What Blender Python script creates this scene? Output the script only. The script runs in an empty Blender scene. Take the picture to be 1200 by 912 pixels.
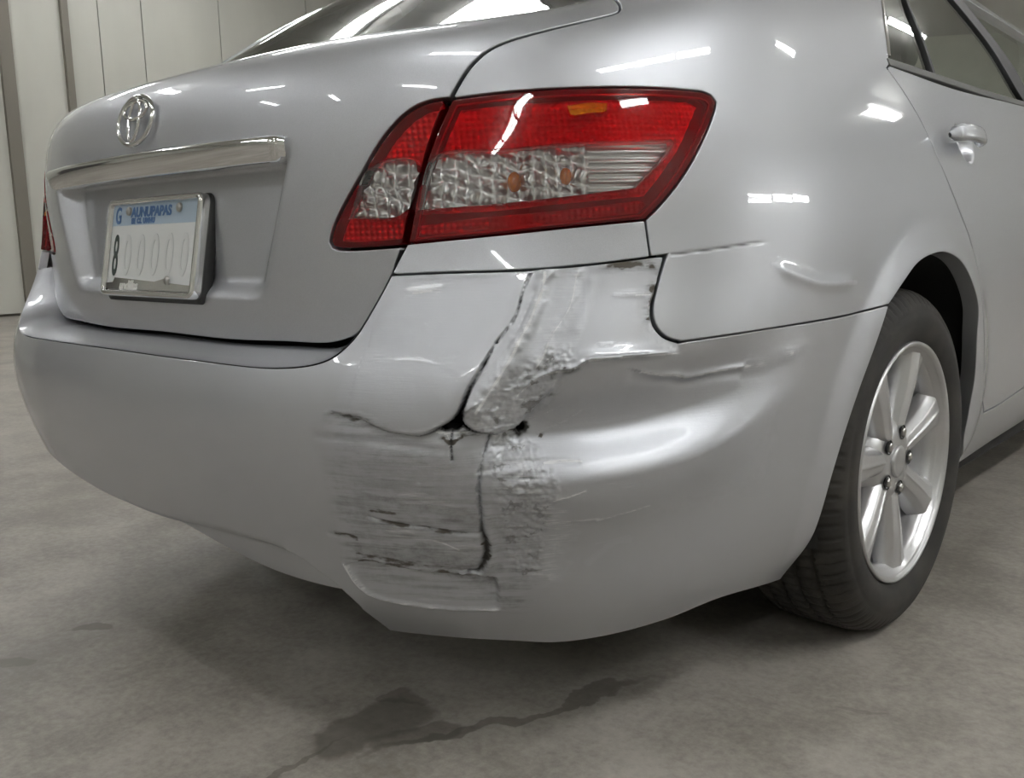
import bpy, math, random
import numpy as np
from mathutils import Matrix, Vector
from mathutils.geometry import delaunay_2d_cdt

sc = bpy.context.scene
COL = sc.collection

# ---------------------------------------------------------------- camera
cam_data = bpy.data.cameras.new('camera'); cam = bpy.data.objects.new('camera', cam_data); COL.objects.link(cam)
cam_data.sensor_width = 36.0; cam_data.lens = 32.8716; cam_data.clip_start = .02; cam_data.clip_end = 100
_c = [[0.738734, 0.673575, -0.023861], [-0.091163, 0.134934, 0.986652], [0.667803, -0.726698, 0.161085]]
cam.matrix_world = Matrix([[_c[0][i], _c[1][i], _c[2][i], (1.4918, -1.7522, 0.7753)[i]] for i in range(3)]+[[0, 0, 0, 1]])
cam_data.dof.use_dof = False
sc.camera = cam

# ---------------------------------------------------------------- world, exposure (the light comes from the hall's ceiling lamps)
world = bpy.data.worlds.new('hall'); sc.world = world; world.use_nodes = True
world.node_tree.nodes['Background'].inputs[0].default_value = (.8, .8, .76, 1)
world.node_tree.nodes['Background'].inputs[1].default_value = .05
vs = sc.view_settings
vs.view_transform = 'Standard'; vs.look = 'None'; vs.gamma = 1; vs.use_curve_mapping = False
vs.exposure = 0.48
LAMP_POWER = 34.0           # emission of a fluorescent tube
CEIL = 4.6
# ceiling fixtures, some overhead added to light the floor: (x, y, direction in degrees)
FIXTURES = [(4.3, -8.0, 0), (4.3, -6.67, 0), (4.3, -5.34, 0), (4.2, -1.0, 0), (4.2, .33, 0), (4.2, 1.66, 0), (6.0, -1.1, 0), (3.5, 10.9, 0), (3.5, 6.0, 0),
            (-2.9, -7.9, 0), (-5.8, -7.4, 0), (-4.2, -4.5, 70), (-6.1, -1.3, 10), (-8.2, 1.2, 0), (-8.2, 4.2, 0), (-.5, 3.6, 0), (-3.6, 7.6, 0), (.6, -2.6, 90), (.6, -6.4, 90), (.8, 8.5, 0), (-4.6, 1.75, -32), (-3.1, 1.4, -60)]
STREAK_LIGHTS = [(4.6, 2.12), (6.5, 2.17), (8.4, 2.22)]     # added on the right-hand wall to reflect twin streaks: (y, height)

# ---------------------------------------------------------------- helpers
def tag(o, label=None, cat=None, group=None, kind=None):
    for k, v in (('label', label), ('category', cat), ('group', group), ('kind', kind)):
        if v: o[k] = v
    return o

def empty(name, loc=(0, 0, 0), parent=None):
    o = bpy.data.objects.new(name, None); o.empty_display_size = .1; COL.objects.link(o); o.location = loc
    if parent: o.parent = parent
    return o

def link(name, me, mat, parent=None):
    o = bpy.data.objects.new(name, me); COL.objects.link(o)
    for m in (mat if isinstance(mat, (list, tuple)) else [mat]): me.materials.append(m)
    if parent: o.parent = parent
    return o

def raw_mesh(name, V, T, normals=None, uv=None, cols=None, quads=None, smooth=True):
    """mesh out of numpy arrays: triangles T and quads, optional vertex normals, chart UVs and a colour attribute"""
    me = bpy.data.meshes.new(name); V = np.asarray(V, np.float32)
    T = np.asarray(T, np.int32).reshape(-1, 3) if T is not None else np.zeros((0, 3), np.int32)
    Q = np.asarray(quads, np.int32).reshape(-1, 4) if quads is not None else np.zeros((0, 4), np.int32)
    li = np.concatenate([T.ravel(), Q.ravel()])
    st = np.concatenate([np.arange(len(T))*3, len(T)*3+np.arange(len(Q))*4])
    me.vertices.add(len(V)); me.vertices.foreach_set('co', V.ravel())
    me.loops.add(len(li)); me.loops.foreach_set('vertex_index', li)
    me.polygons.add(len(st)); me.polygons.foreach_set('loop_start', st.astype(np.int32))
    me.update(calc_edges=True); me.validate()
    me.polygons.foreach_set('use_smooth', np.full(len(me.polygons), smooth))
    if uv is not None:
        l = me.uv_layers.new(name='chart'); vi = np.empty(len(me.loops), np.int32); me.loops.foreach_get('vertex_index', vi)
        l.data.foreach_set('uv', np.asarray(uv, np.float32)[vi].ravel())
    if cols is not None:
        a = me.color_attributes.new('wear_and_light', 'FLOAT_COLOR', 'POINT'); a.data.foreach_set('color', np.asarray(cols, np.float32).ravel())
    if normals is not None: me.normals_split_custom_set_from_vertices([tuple(n) for n in np.asarray(normals, float)])
    return me

def nrm(a): return a/np.maximum(np.linalg.norm(a, axis=-1, keepdims=True), 1e-12)

def cr(pts, step=.006, closed=False):
    """smooth curve through 2-D points, sampled about every step"""
    p = np.asarray(pts, float)
    if len(p) == 2:
        n = max(2, int(np.hypot(*(p[1]-p[0]))/step)+1); return p[0]+(p[1]-p[0])*np.linspace(0, 1, n)[:, None]
    d = np.r_[0, np.cumsum(np.hypot(*np.diff(p, axis=0).T)**.5)]
    out = []
    P = np.vstack([2*p[0]-p[1], p, 2*p[-1]-p[-2]])
    for i in range(len(p)-1):
        a, b, c, e = P[i:i+4]
        t1, t2, t3 = [max(np.hypot(*q)**.5, 1e-6) for q in (b-a, c-b, e-c)]
        m1 = (c-b)/t2-(c-a)/(t1+t2)+(b-a)/t1; m2 = (e-c)/t3-(e-b)/(t2+t3)+(c-b)/t2
        m1, m2 = m1*t2, m2*t2
        n = max(1, int(np.hypot(*(c-b))/step)); t = np.arange(n)[:, None]/n
        out.append((2*t**3-3*t**2+1)*b+(t**3-2*t**2+t)*m1+(-2*t**3+3*t**2)*c+(t**3-t**2)*m2)
    return np.vstack(out+[p[-1:]])

def loop(*curves):
    """join curves into one closed outline without doubled points, counter-clockwise"""
    q = np.vstack(curves); keep = np.r_[True, np.hypot(*np.diff(q, axis=0).T) > 4e-4]; q = q[keep]
    if np.hypot(*(q[0]-q[-1])) < 4e-4: q = q[:-1]
    x, y = q.T
    return q if (x*np.roll(y, -1)-y*np.roll(x, -1)).sum() > 0 else q[::-1]

def inside(poly, pts):
    r = np.zeros(len(pts), bool); x, y = pts.T
    a = poly; b = np.roll(poly, -1, 0)
    for (x0, y0), (x1, y1) in zip(a, b):
        if y0 == y1: continue
        c = (y0 > y) != (y1 > y)
        r ^= c & (x < (x1-x0)*(y-y0)/(y1-y0)+x0)
    return r

def near(poly, pts, closed=True, signed=False):
    """distance of points to a polyline (and which side of it they are on, and how far along)"""
    a = poly if closed else poly[:-1]; b = np.roll(poly, -1, 0) if closed else poly[1:]
    best = np.full(len(pts), 1e9); sd = np.zeros(len(pts)); al = np.zeros(len(pts)); run = 0
    for p, q in zip(a, b):
        d = q-p; L = max(d@d, 1e-18); w = pts-p; t0 = (w@d)/L; t = np.clip(t0, 0, 1)
        e = w-t[:, None]*d; dist = np.hypot(e[:, 0], e[:, 1]); m = dist < best
        best[m] = dist[m]
        if signed: sd[m] = (d[0]*w[m, 1]-d[1]*w[m, 0]); al[m] = run+t[m]*L**.5
        run += L**.5
    return (best, np.sign(sd), al/run) if signed else best

def offset(poly, g):
    """move a counter-clockwise outline inwards by g"""
    if g == 0: return poly
    e = np.roll(poly, -1, 0)-poly; e = e/np.maximum(np.hypot(*e.T), 1e-9)[:, None]; n = np.stack([-e[:, 1], e[:, 0]], 1)
    m = n+np.roll(n, 1, 0); m = m/np.maximum((m*m).sum(1), .6)[:, None]*2
    return poly+g*m

_rng = np.random.RandomState(7); _tab = _rng.rand(256, 256)
def noise(x, y):
    """smooth value noise in 0..1"""
    xi = np.floor(x).astype(int); yi = np.floor(y).astype(int); fx = x-xi; fy = y-yi
    fx = fx*fx*(3-2*fx); fy = fy*fy*(3-2*fy); g = lambda i, j: _tab[i % 256, j % 256]
    return (g(xi, yi)*(1-fx)+g(xi+1, yi)*fx)*(1-fy)+(g(xi, yi+1)*(1-fx)+g(xi+1, yi+1)*fx)*fy
def fbm(x, y, o=4): return sum(noise(x*2**k+17*k, y*2**k+31*k)/2**(k+1) for k in range(o))/(1-.5**o)

# ---------------------------------------------------------------- body surface
SU = 1.30             # metres of chart length per quarter turn
#        h      zc     zs     W      B      n
ROWS = [(0.12, 0.120, 0.120, 0.770, 0.900, 2.7),
        (0.20, 0.200, 0.200, 0.812, 0.965, 2.7),
        (0.26, 0.260, 0.260, 0.846, 1.020, 2.75),
        (0.34, 0.340, 0.340, 0.872, 1.062, 2.8),
        (0.45, 0.450, 0.450, 0.888, 1.090, 3.05),
        (0.54, 0.540, 0.540, 0.896, 1.094, 3.25),
        (0.62, 0.620, 0.620, 0.901, 1.076, 3.25),
        (0.70, 0.700, 0.700, 0.903, 1.047, 3.0),
        (0.78, 0.780, 0.780, 0.900, 1.026, 2.9),
        (0.86, 0.860, 0.860, 0.892, 1.016, 2.9),
        (0.93, 0.930, 0.928, 0.876, 1.008, 2.9),
        (1.00, 0.998, 0.990, 0.856, 0.994, 2.9),
        (1.06, 1.042, 1.045, 0.838, 0.955, 2.9),
        (1.16, 1.066, 1.115, 0.808, 0.850, 2.9),
        (1.31, 1.090, 1.215, 0.752, 0.690, 2.9),
        (1.46, 1.108, 1.330, 0.675, 0.530, 2.9),
        (1.60, 1.120, 1.420, 0.600, 0.370, 2.9),
        (1.74, 1.130, 1.480, 0.520, 0.230, 2.9)]
# the corner's turning centre moves forward up the pillar
CENTRE_H = [.12, 1.0, 1.06, 1.16, 1.31, 1.46, 1.60, 1.74]
CENTRE_Y = [-.30, -.30, -.298, -.27, -.18, -.03, .14, .29]
TRUNK_B = {0.34: .985, 0.45: .985, 0.54: .985, 0.62: 0.992, 0.70: 1.003, 0.78: 1.008, 0.86: 1.010}

class Spline:
    """natural cubic through (x, columns of y)"""
    def __init__(s, x, y):
        s.x = np.asarray(x, float); s.y = np.asarray(y, float); n = len(s.x); h = np.diff(s.x)
        A = np.eye(n); r = np.zeros_like(s.y)
        for i in range(1, n-1):
            A[i, i-1] = h[i-1]; A[i, i] = 2*(h[i-1]+h[i]); A[i, i+1] = h[i]
            r[i] = 6*((s.y[i+1]-s.y[i])/h[i] - (s.y[i]-s.y[i-1])/h[i-1])
        s.m = np.linalg.solve(A, r); s.h = h
    def __call__(s, t):
        t = np.asarray(t, float); i = np.clip(np.searchsorted(s.x, t)-1, 0, len(s.h)-1)
        h = s.h[i]; a = (s.x[i+1]-t); b = (t-s.x[i])
        a = a[..., None]; b = b[..., None]; h = h[..., None]
        return s.m[i]*a**3/(6*h)+s.m[i+1]*b**3/(6*h)+(s.y[i]/h-s.m[i]*h/6)*a+(s.y[i+1]/h-s.m[i+1]*h/6)*b

_rows = np.array(ROWS)
BODY = Spline(_rows[:, 0], _rows[:, 1:])
CENTRE = Spline(CENTRE_H, np.array(CENTRE_Y)[:, None])
_tr = _rows.copy()
for _i in range(len(_tr)):
    for _k, _b in TRUNK_B.items():
        if abs(_tr[_i, 0]-_k) < 1e-6: _tr[_i, 4] = _b
TRUNK = Spline(_tr[:, 0], _tr[:, 1:])

def sst(a, b, x):
    t = np.clip((x-a)/(b-a), 0, 1); return t*t*(3-2*t)

def skin(s, h, table=None):
    """point of the body surface at chart length s (from the car's centre line) and chart height h"""
    s = np.asarray(s, float); h = np.asarray(h, float); s, h = np.broadcast_arrays(s, h)
    q = (table or BODY)(np.clip(h, .12, 1.74)); zc, zs, W, B, n = [q[..., k] for k in range(5)]
    sg = np.sign(s); u = np.abs(s)/SU; y0 = CENTRE(np.clip(h, .12, 1.74))[..., 0]; L = B+y0
    uc = np.minimum(u, 1)*np.pi/2
    sn = np.sin(uc); cs = np.maximum(np.cos(uc), 1e-9)
    rho = (sn**n+cs**n)**(-1/n)
    x = W*rho*sn; y = y0-L*rho*cs+np.maximum(u-1, 0)*(np.pi/2)*L
    z = zc+(zs-zc)*sst(.38, .74, u)
    x = x-.012*np.maximum(y+.3, 0)**2
    # rolled lip round the wheel opening
    r = np.hypot(y-ARCH[0], z-ARCH[1]); e = np.clip((r-ARCH[2])/.075, -1, 1)
    x = x+.011*np.where(y > -.6, (1-e*e)**2, 0)*sst(.2, .3, z)
    return np.stack([sg*x, y, z], -1)
ARCH = (.035, .335, .385)

def side(y, z, table=None):
    """chart point of the straight flank at (y, z)"""
    hh = np.linspace(.12, 1.74, 800); q = BODY(hh)
    h = np.interp(z, q[:, 1], hh); y0 = float(CENTRE(h)[0]); L = np.interp(h, hh, q[:, 3])+y0
    return (float(SU*(1+(y-y0)/(np.pi/2*L))), float(h))


def trunk_skin(s, h): return skin(s, h, TRUNK)

def triangulate(P, seg_loops, holes=()):
    E = []; n = 0
    for L in seg_loops:
        k = len(L); E += [(n+i, n+(i+1) % k) for i in range(k)]; n += k
    allp = np.vstack(list(seg_loops)+[P]) if len(P) else np.vstack(seg_loops)
    r = delaunay_2d_cdt([Vector(a) for a in allp], E, [], 0, 1e-7)
    v = np.array([tuple(a) for a in r[0]]); t = np.array([f for f in r[2]], int); org = [o[0] if len(o) else -1 for o in r[3]]
    c = v[t].mean(1); ok = inside(seg_loops[0], c)
    for L in seg_loops[1:]: ok &= ~inside(L, c)
    return v, t[ok], org

def panel(name, parent, outline, mat, fn=skin, spacing=.012, gap=.0018, r=.0018, depth=.014, off=0.0, mirror=False, dense=(),
          holes=(), move=None, paint=None, cut=None, flange=True, own_normals=False, both=False):
    """a body panel: the part of a surface inside an outline, with rounded, turned-in edges"""
    loops = [offset(outline, gap+r)]+[offset(h_ if (np.cross(h_-np.roll(h_, 1, 0), np.roll(h_, -1, 0)-h_).sum() < 0) else h_[::-1], 0) for h_ in holes]
    lo, hi = loops[0].min(0), loops[0].max(0)
    def grid(a0, a1, b0, b1, sp):
        X, Y = np.meshgrid(np.arange(a0, a1, sp), np.arange(b0, b1, sp)); X = X+(np.arange(len(X)) % 2)[:, None]*sp*.5
        return np.stack([X.ravel(), Y.ravel()], 1)
    G = grid(lo[0], hi[0], lo[1], hi[1], spacing); parts = []
    for (a0, a1, b0, b1, sp) in dense:
        inb = (G[:, 0] > a0) & (G[:, 0] < a1) & (G[:, 1] > b0) & (G[:, 1] < b1); G = G[~inb]
        g = grid(max(a0, lo[0]), min(a1, hi[0]), max(b0, lo[1]), min(b1, hi[1]), sp); parts.append((g, sp))
    parts.append((G, spacing)); keep = []
    for g, sp in parts:
        g = g[inside(loops[0], g)]
        for L in loops[1:]: g = g[~inside(L, g)]
        for L in loops:
            if len(g): g = g[near(L, g) > min(sp, .004)*.55]
        keep.append(g)
    v, t, _ = triangulate(np.vstack(keep), loops)
    s, h = v.T
    def pos(s, h):
        p = fn(s, h)
        if off or move is not None:
            e = 1.5e-4; a = fn(s+e, h)-fn(s-e, h); b = fn(s, h+e)-fn(s, h-e); n = nrm(np.cross(a, b))
            d = off+(move(s, h) if move is not None else 0)
            p = p+n*np.broadcast_to(d, s.shape)[:, None]
        return p
    P = pos(s, h)
    if own_normals:
        fnm = np.cross(P[t[:, 1]]-P[t[:, 0]], P[t[:, 2]]-P[t[:, 0]]); N = np.zeros_like(P)
        for k in range(3): np.add.at(N, t[:, k], fnm)
        N = nrm(N)
    else:
        e = 4e-4; N = nrm(np.cross(pos(s+e, h)-pos(s-e, h), pos(s, h+e)-pos(s, h-e)))
    if cut is not None: t = t[~cut(v[t].mean(1))]
    # rim: the boundary edges turned in
    e = np.sort(np.concatenate([t[:, [0, 1]], t[:, [1, 2]], t[:, [2, 0]]]), 1)
    d = np.concatenate([t[:, [0, 1]], t[:, [1, 2]], t[:, [2, 0]]])
    key = e[:, 0].astype(np.int64)*len(v)+e[:, 1]; _, inv, cnt = np.unique(key, return_inverse=True, return_counts=True)
    bd = d[cnt[inv.ravel()] == 1]
    V, NN, UV = [P], [N], [v]; Q = []
    if flange and len(bd):
        tang = np.zeros_like(P); np.add.at(tang, bd[:, 0], P[bd[:, 1]]-P[bd[:, 0]]); np.add.at(tang, bd[:, 1], P[bd[:, 1]]-P[bd[:, 0]])
        bi = np.unique(bd); out = nrm(np.cross(tang[bi], N[bi])); out = nrm(out-(out*N[bi]).sum(1)[:, None]*N[bi])
        idx = np.full(len(v), -1); prev = idx.copy(); prev[bi] = bi; base = len(P)
        rings = [(math.radians(a), 0) for a in (30, 60, 90)]+[(math.radians(90), depth)]
        for a, dep in rings:
            V.append(P[bi]+out*r*math.sin(a)-N[bi]*(r*(1-math.cos(a))+dep)); NN.append(nrm(N[bi]*math.cos(a)+out*math.sin(a))); UV.append(v[bi])
            cur = idx.copy(); cur[bi] = base+np.arange(len(bi)); base += len(bi)
            Q.append(np.stack([bd[:, 1], bd[:, 0], bd[:, 0], bd[:, 1]], 1)*0+np.stack([prev[bd[:, 1]], prev[bd[:, 0]], cur[bd[:, 0]], cur[bd[:, 1]]], 1)); prev = cur
    V = np.vstack(V); NN = np.vstack(NN); UV = np.vstack(UV); Q = np.vstack(Q) if Q else None
    cols = None
    if paint is not None: cols = paint(UV[:, 0], UV[:, 1])
    if mirror:
        V = V*[-1, 1, 1]; NN = NN*[-1, 1, 1]; t = t[:, ::-1]; Q = Q[:, ::-1] if Q is not None else None
    me = raw_mesh(name, V, t, NN, UV, cols, Q)
    return link(name, me, mat, parent)

def sheet(name, parent, P, mat, thick=0, closed=False, uv=None, flip=False, smooth=True):
    """mesh out of a grid of points P[i, j]"""
    P = np.asarray(P, float); a, b = P.shape[:2]; I = np.arange(a*b).reshape(a, b)
    if closed: I = np.concatenate([I, I[:, :1]], 1)
    Q = np.stack([I[:-1, :-1], I[:-1, 1:], I[1:, 1:], I[1:, :-1]], -1).reshape(-1, 4)
    if flip: Q = Q[:, ::-1]
    o = link(name, raw_mesh(name, P.reshape(-1, 3), None, quads=Q, smooth=smooth, uv=uv), mat, parent)
    if thick:
        m = o.modifiers.new('solid', 'SOLIDIFY'); m.thickness = thick; m.offset = 0
    return o

def lathe(profile, n=64, axis='x', c=(0, 0, 0)):
    """rings of points about the x axis; profile = (x, radius)"""
    th = np.linspace(0, 2*np.pi, n, endpoint=False); pr = np.asarray(profile, float)
    return np.stack([np.repeat(pr[:, :1], n, 1)+c[0], c[1]+pr[:, 1:]*np.sin(th), c[2]+pr[:, 1:]*np.cos(th)], -1)

def tube(path, rad, n=10, closed=False, caps=True):
    """round bar along 3-D points; returns verts, quads, tris"""
    p = np.asarray(path, float); m = len(p); rad = np.broadcast_to(rad, m)
    tg = nrm(np.roll(p, -1, 0)-np.roll(p, 1, 0)) if closed else nrm(np.gradient(p, axis=0))
    up = np.array([0, 0, 1.]) if abs(tg[0, 2]) < .9 else np.array([0, 1., 0]); u = nrm(np.cross(tg, up)); w = np.cross(u, tg)
    th = np.linspace(0, 2*np.pi, n, endpoint=False)
    V = p[:, None]+(u[:, None]*np.cos(th)[None, :, None]+w[:, None]*np.sin(th)[None, :, None])*rad[:, None, None]
    return V

def box_mesh(name, boxes, bevel=0):
    """several boxes (x0,x1,y0,y1,z0,z1) as one mesh"""
    V, Q = [], []
    for (x0, x1, y0, y1, z0, z1) in boxes:
        n = len(V); V += [(x, y, z) for z in (z0, z1) for y in (y0, y1) for x in (x0, x1)]
        Q += [(n, n+2, n+3, n+1), (n+4, n+5, n+7, n+6), (n, n+1, n+5, n+4), (n+2, n+6, n+7, n+3), (n, n+4, n+6, n+2), (n+1, n+3, n+7, n+5)]
    return raw_mesh(name, V, None, quads=Q, smooth=False)

def bevelled(o, w, seg=3):
    m = o.modifiers.new('bevel', 'BEVEL'); m.width = w; m.segments = seg; m.limit_method = 'ANGLE'; m.harden_normals = False
    return o

# ---------------------------------------------------------------- materials
def mat(name, col=(.5, .5, .5), rough=.5, metal=0.0, coat=0.0, coat_rough=.03, spec=.5, alpha=1.0, emit=None, strength=0, trans=0):
    m = bpy.data.materials.new(name); m.use_nodes = True; b = m.node_tree.nodes['Principled BSDF']
    b.inputs['Base Color'].default_value = (*col, 1); b.inputs['Roughness'].default_value = rough; b.inputs['Metallic'].default_value = metal
    b.inputs['Coat Weight'].default_value = coat; b.inputs['Coat Roughness'].default_value = coat_rough; b.inputs['Specular IOR Level'].default_value = spec
    b.inputs['Transmission Weight'].default_value = trans
    if emit: b.inputs['Emission Color'].default_value = (*emit, 1); b.inputs['Emission Strength'].default_value = strength
    return m
class NT:
    """little wrapper for building node trees"""
    def __init__(s, m): s.t = m.node_tree; s.b = s.t.nodes.get('Principled BSDF')
    def n(s, kind, **kw):
        x = s.t.nodes.new(kind)
        for k, v in kw.items():
            if k.startswith('i_'):
                key = k[2:]; x.inputs[int(key) if key.isdigit() else key].default_value = v
            else: setattr(x, k, v)
        return x
    def l(s, a, b): s.t.links.new(a, b)
    def math(s, op, a, b=None, clamp=False):
        x = s.n('ShaderNodeMath', operation=op, use_clamp=clamp)
        for i, v in enumerate((a, b)):
            if v is None: continue
            if isinstance(v, (int, float)): x.inputs[i].default_value = v
            else: s.l(v, x.inputs[i])
        return x.outputs[0]
    def mix(s, f, a, b):
        x = s.n('ShaderNodeMix', data_type='RGBA')
        for i, v in ((0, f), (6, a), (7, b)):
            if isinstance(v, (int, float)): x.inputs[i].default_value = v
            elif isinstance(v, tuple): x.inputs[i].default_value = (*v, 1)
            else: s.l(v, x.inputs[i])
        return x.outputs[2]
    def mixf(s, f, a, b):
        x = s.n('ShaderNodeMix', data_type='FLOAT')
        for i, v in ((0, f), (2, a), (3, b)):
            if isinstance(v, (int, float)): x.inputs[i].default_value = v
            else: s.l(v, x.inputs[i])
        return x.outputs[0]
    def ramp(s, f, lo, hi, a=0.0, b=1.0):
        x = s.n('ShaderNodeMapRange', clamp=True); x.interpolation_type = 'SMOOTHSTEP'
        x.inputs[1].default_value = lo; x.inputs[2].default_value = hi; x.inputs[3].default_value = a; x.inputs[4].default_value = b
        s.l(f, x.inputs[0]); return x.outputs[0]
    def noise(s, vec, scale, detail=4, rough=.55):
        x = s.n('ShaderNodeTexNoise', i_Scale=scale, i_Detail=detail, i_Roughness=rough)
        if vec is not None: s.l(vec, x.inputs['Vector'])
        return x.outputs[0]
    def mapping(s, vec, scale=(1, 1, 1), rot=(0, 0, 0), loc=(0, 0, 0)):
        x = s.n('ShaderNodeMapping'); x.inputs['Scale'].default_value = scale; x.inputs['Rotation'].default_value = rot; x.inputs['Location'].default_value = loc
        s.l(vec, x.inputs[0]); return x.outputs[0]

PAINT_COL = (.505, .518, .550)
def paint_material(name):
    m = mat(name, PAINT_COL, .465, .80, 1.0, .03); t = NT(m)
    tc = t.n('ShaderNodeTexCoord'); f = t.noise(tc.outputs['Object'], 900, 1)
    t.l(t.mix(t.ramp(f, .35, .65), tuple(c*.96 for c in PAINT_COL), tuple(min(1, c*1.04) for c in PAINT_COL)), t.b.inputs['Base Color'])
    return m
M_PAINT = paint_material('silver_paint')

def damaged_paint():
    """silver paint with scuffs, bare scratches, grime and painted highlights driven by the 'wear' attribute (R grime and undercut shade, G scuff and highlights, B crack)"""
    m = mat('scuffed_silver_paint', PAINT_COL, .465, .80, 1.0, .03); t = NT(m)
    at = t.n('ShaderNodeAttribute', attribute_name='wear_and_light'); sp = t.n('ShaderNodeSeparateColor'); t.l(at.outputs['Color'], sp.inputs[0])
    uv = t.n('ShaderNodeUVMap', uv_map='chart'); R, G, B = sp.outputs[0], sp.outputs[1], sp.outputs[2]
    st = t.noise(t.mapping(uv.outputs[0], (11, 120, 1), (0, 0, -.12)), 1.0, 7, .6)
    st2 = t.noise(t.mapping(uv.outputs[0], (30, 420, 1), (0, 0, .10), (3, 7, 0)), 1.0, 5, .6)
    bl = t.noise(t.mapping(uv.outputs[0], (70, 70, 1)), 1.0, 6, .65)
    grime = t.math('MULTIPLY', R, t.ramp(t.math('ADD', t.math('MULTIPLY', st, .7), t.math('MULTIPLY', bl, .3)), .42, .66), True)
    grime = t.math('MAXIMUM', grime, t.ramp(t.math('ADD', R, t.math('MULTIPLY', bl, .35)), .78, 1.15))  # grime and painted undercut shade share this mask
    mott = t.ramp(t.math('ADD', at.outputs['Alpha'], t.math('MULTIPLY', bl, .55)), .78, 1.05)
    G2 = t.ramp(G, .28, 1.0); scuff = t.math('MULTIPLY', G2, t.ramp(t.math('ADD', t.math('MULTIPLY', st2, .75), t.math('MULTIPLY', bl, .25)), .46, .62), True)
    scuff = t.math('MAXIMUM', scuff, mott); c = t.mix(scuff, PAINT_COL, (.74, .745, .76)); c = t.mix(grime, c, (.075, .065, .052)); c = t.mix(B, c, (.012, .011, .010))  # scuffs and painted fold highlights share this pale tone
    t.l(c, t.b.inputs['Base Color'])
    dull = t.math('MAXIMUM', t.math('MAXIMUM', grime, scuff), B)
    t.l(t.mixf(dull, .80, .12), t.b.inputs['Metallic']); t.l(t.mixf(dull, .465, .6), t.b.inputs['Roughness'])
    worn = t.ramp(t.math('ADD', t.math('MAXIMUM', t.math('MAXIMUM', R, at.outputs['Alpha']), G), t.math('MULTIPLY', bl, .3)), .22, .42)
    t.l(t.mixf(t.math('MAXIMUM', worn, B), 1.0, .14), t.b.inputs['Coat Weight'])
    bp = t.n('ShaderNodeBump', i_Strength=.25, i_Distance=.002); t.l(t.math('MULTIPLY', t.math('ADD', st2, bl), t.math('MAXIMUM', G, R)), bp.inputs['Height'])
    t.l(bp.outputs[0], t.b.inputs['Normal'])
    return m
M_DAMAGED = damaged_paint()
M_CHROME = mat('chrome', (.80, .80, .80), .07, 1.0)
M_BLACK = mat('black_plastic', (.012, .012, .013), .5)
M_SEAL = mat('rubber_seal', (.010, .010, .011), .45)
M_DARK = mat('underbody', (.015, .014, .013), .9)
M_TRIM = mat('grey_trim', (.10, .10, .098), .5)
M_ALLOY = mat('silver_alloy', (.56, .56, .57), .36, .85, .5, .08)
M_STEEL = mat('steel', (.45, .44, .42), .35, 1.0)
M_CLOTH = mat('grey_cloth', (.16, .165, .155), .9)
M_AMBER = mat('amber_bulb', (.90, .25, .012), .15, .0, 1.0)

def tire_material():
    m = mat('tire_rubber', (.028, .026, .024), .72); t = NT(m)
    tc = t.n('ShaderNodeTexCoord'); f = t.noise(tc.outputs['Object'], 9, 5)
    t.l(t.mix(t.ramp(f, .35, .7), (.016, .0145, .013), (.040, .035, .029)), t.b.inputs['Base Color']); return m
M_TIRE = tire_material()

def glass_material(name, tint, reflect=1.0, glow=None, scatter=.24):
    """thin tinted pane: clear with a mirror-like sheen that grows towards grazing view"""
    m = bpy.data.materials.new(name); m.use_nodes = True; T = m.node_tree; T.nodes.clear()
    o = T.nodes.new('ShaderNodeOutputMaterial'); mx = T.nodes.new('ShaderNodeMixShader'); tr = T.nodes.new('ShaderNodeBsdfTransparent')
    gl = T.nodes.new('ShaderNodeBsdfGlossy'); fr = T.nodes.new('ShaderNodeFresnel'); fr.inputs[0].default_value = 1.5
    tr.inputs[0].default_value = (*tint, 1); gl.inputs['Roughness'].default_value = .02; gl.inputs[0].default_value = (reflect, reflect, reflect, 1)
    body = tr
    if glow:                                       # coloured plastic: part of the light scatters in the lens itself
        body = T.nodes.new('ShaderNodeMixShader'); df = T.nodes.new('ShaderNodeBsdfDiffuse'); df.inputs[0].default_value = (*glow, 1)
        body.inputs[0].default_value = scatter; T.links.new(tr.outputs[0], body.inputs[1]); T.links.new(df.outputs[0], body.inputs[2])
    T.links.new(fr.outputs[0], mx.inputs[0]); T.links.new(body.outputs[0], mx.inputs[1]); T.links.new(gl.outputs[0], mx.inputs[2]); T.links.new(mx.outputs[0], o.inputs[0])
    return m
M_GLASS = glass_material('window_glass', (.74, .82, .76))
M_BACKGLASS = glass_material('rear_window_glass', (.46, .50, .47))
M_RED = glass_material('red_lens', (.86, .025, .045), glow=(.34, .002, .009))
M_CLEAR = glass_material('clear_lens', (.92, .92, .92), glow=(.62, .62, .62), scatter=.07)

def reflector_material():
    m = mat('lamp_reflector', (.92, .92, .92), .30, 1.0); t = NT(m)
    return m
M_REFL = reflector_material(); M_REFL_DIM = mat('dim_reflector', (.42, .42, .42), .3, 1.0)
M_HOUSE = mat('lamp_housing', (.10, .004, .007), .4)
M_AMBERGLINT = glass_material('amber_glint', (.98, .50, .06), glow=(1.0, .30, .015), scatter=.26)  # orange glint on the red lens, put in as a tinted inset

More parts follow.
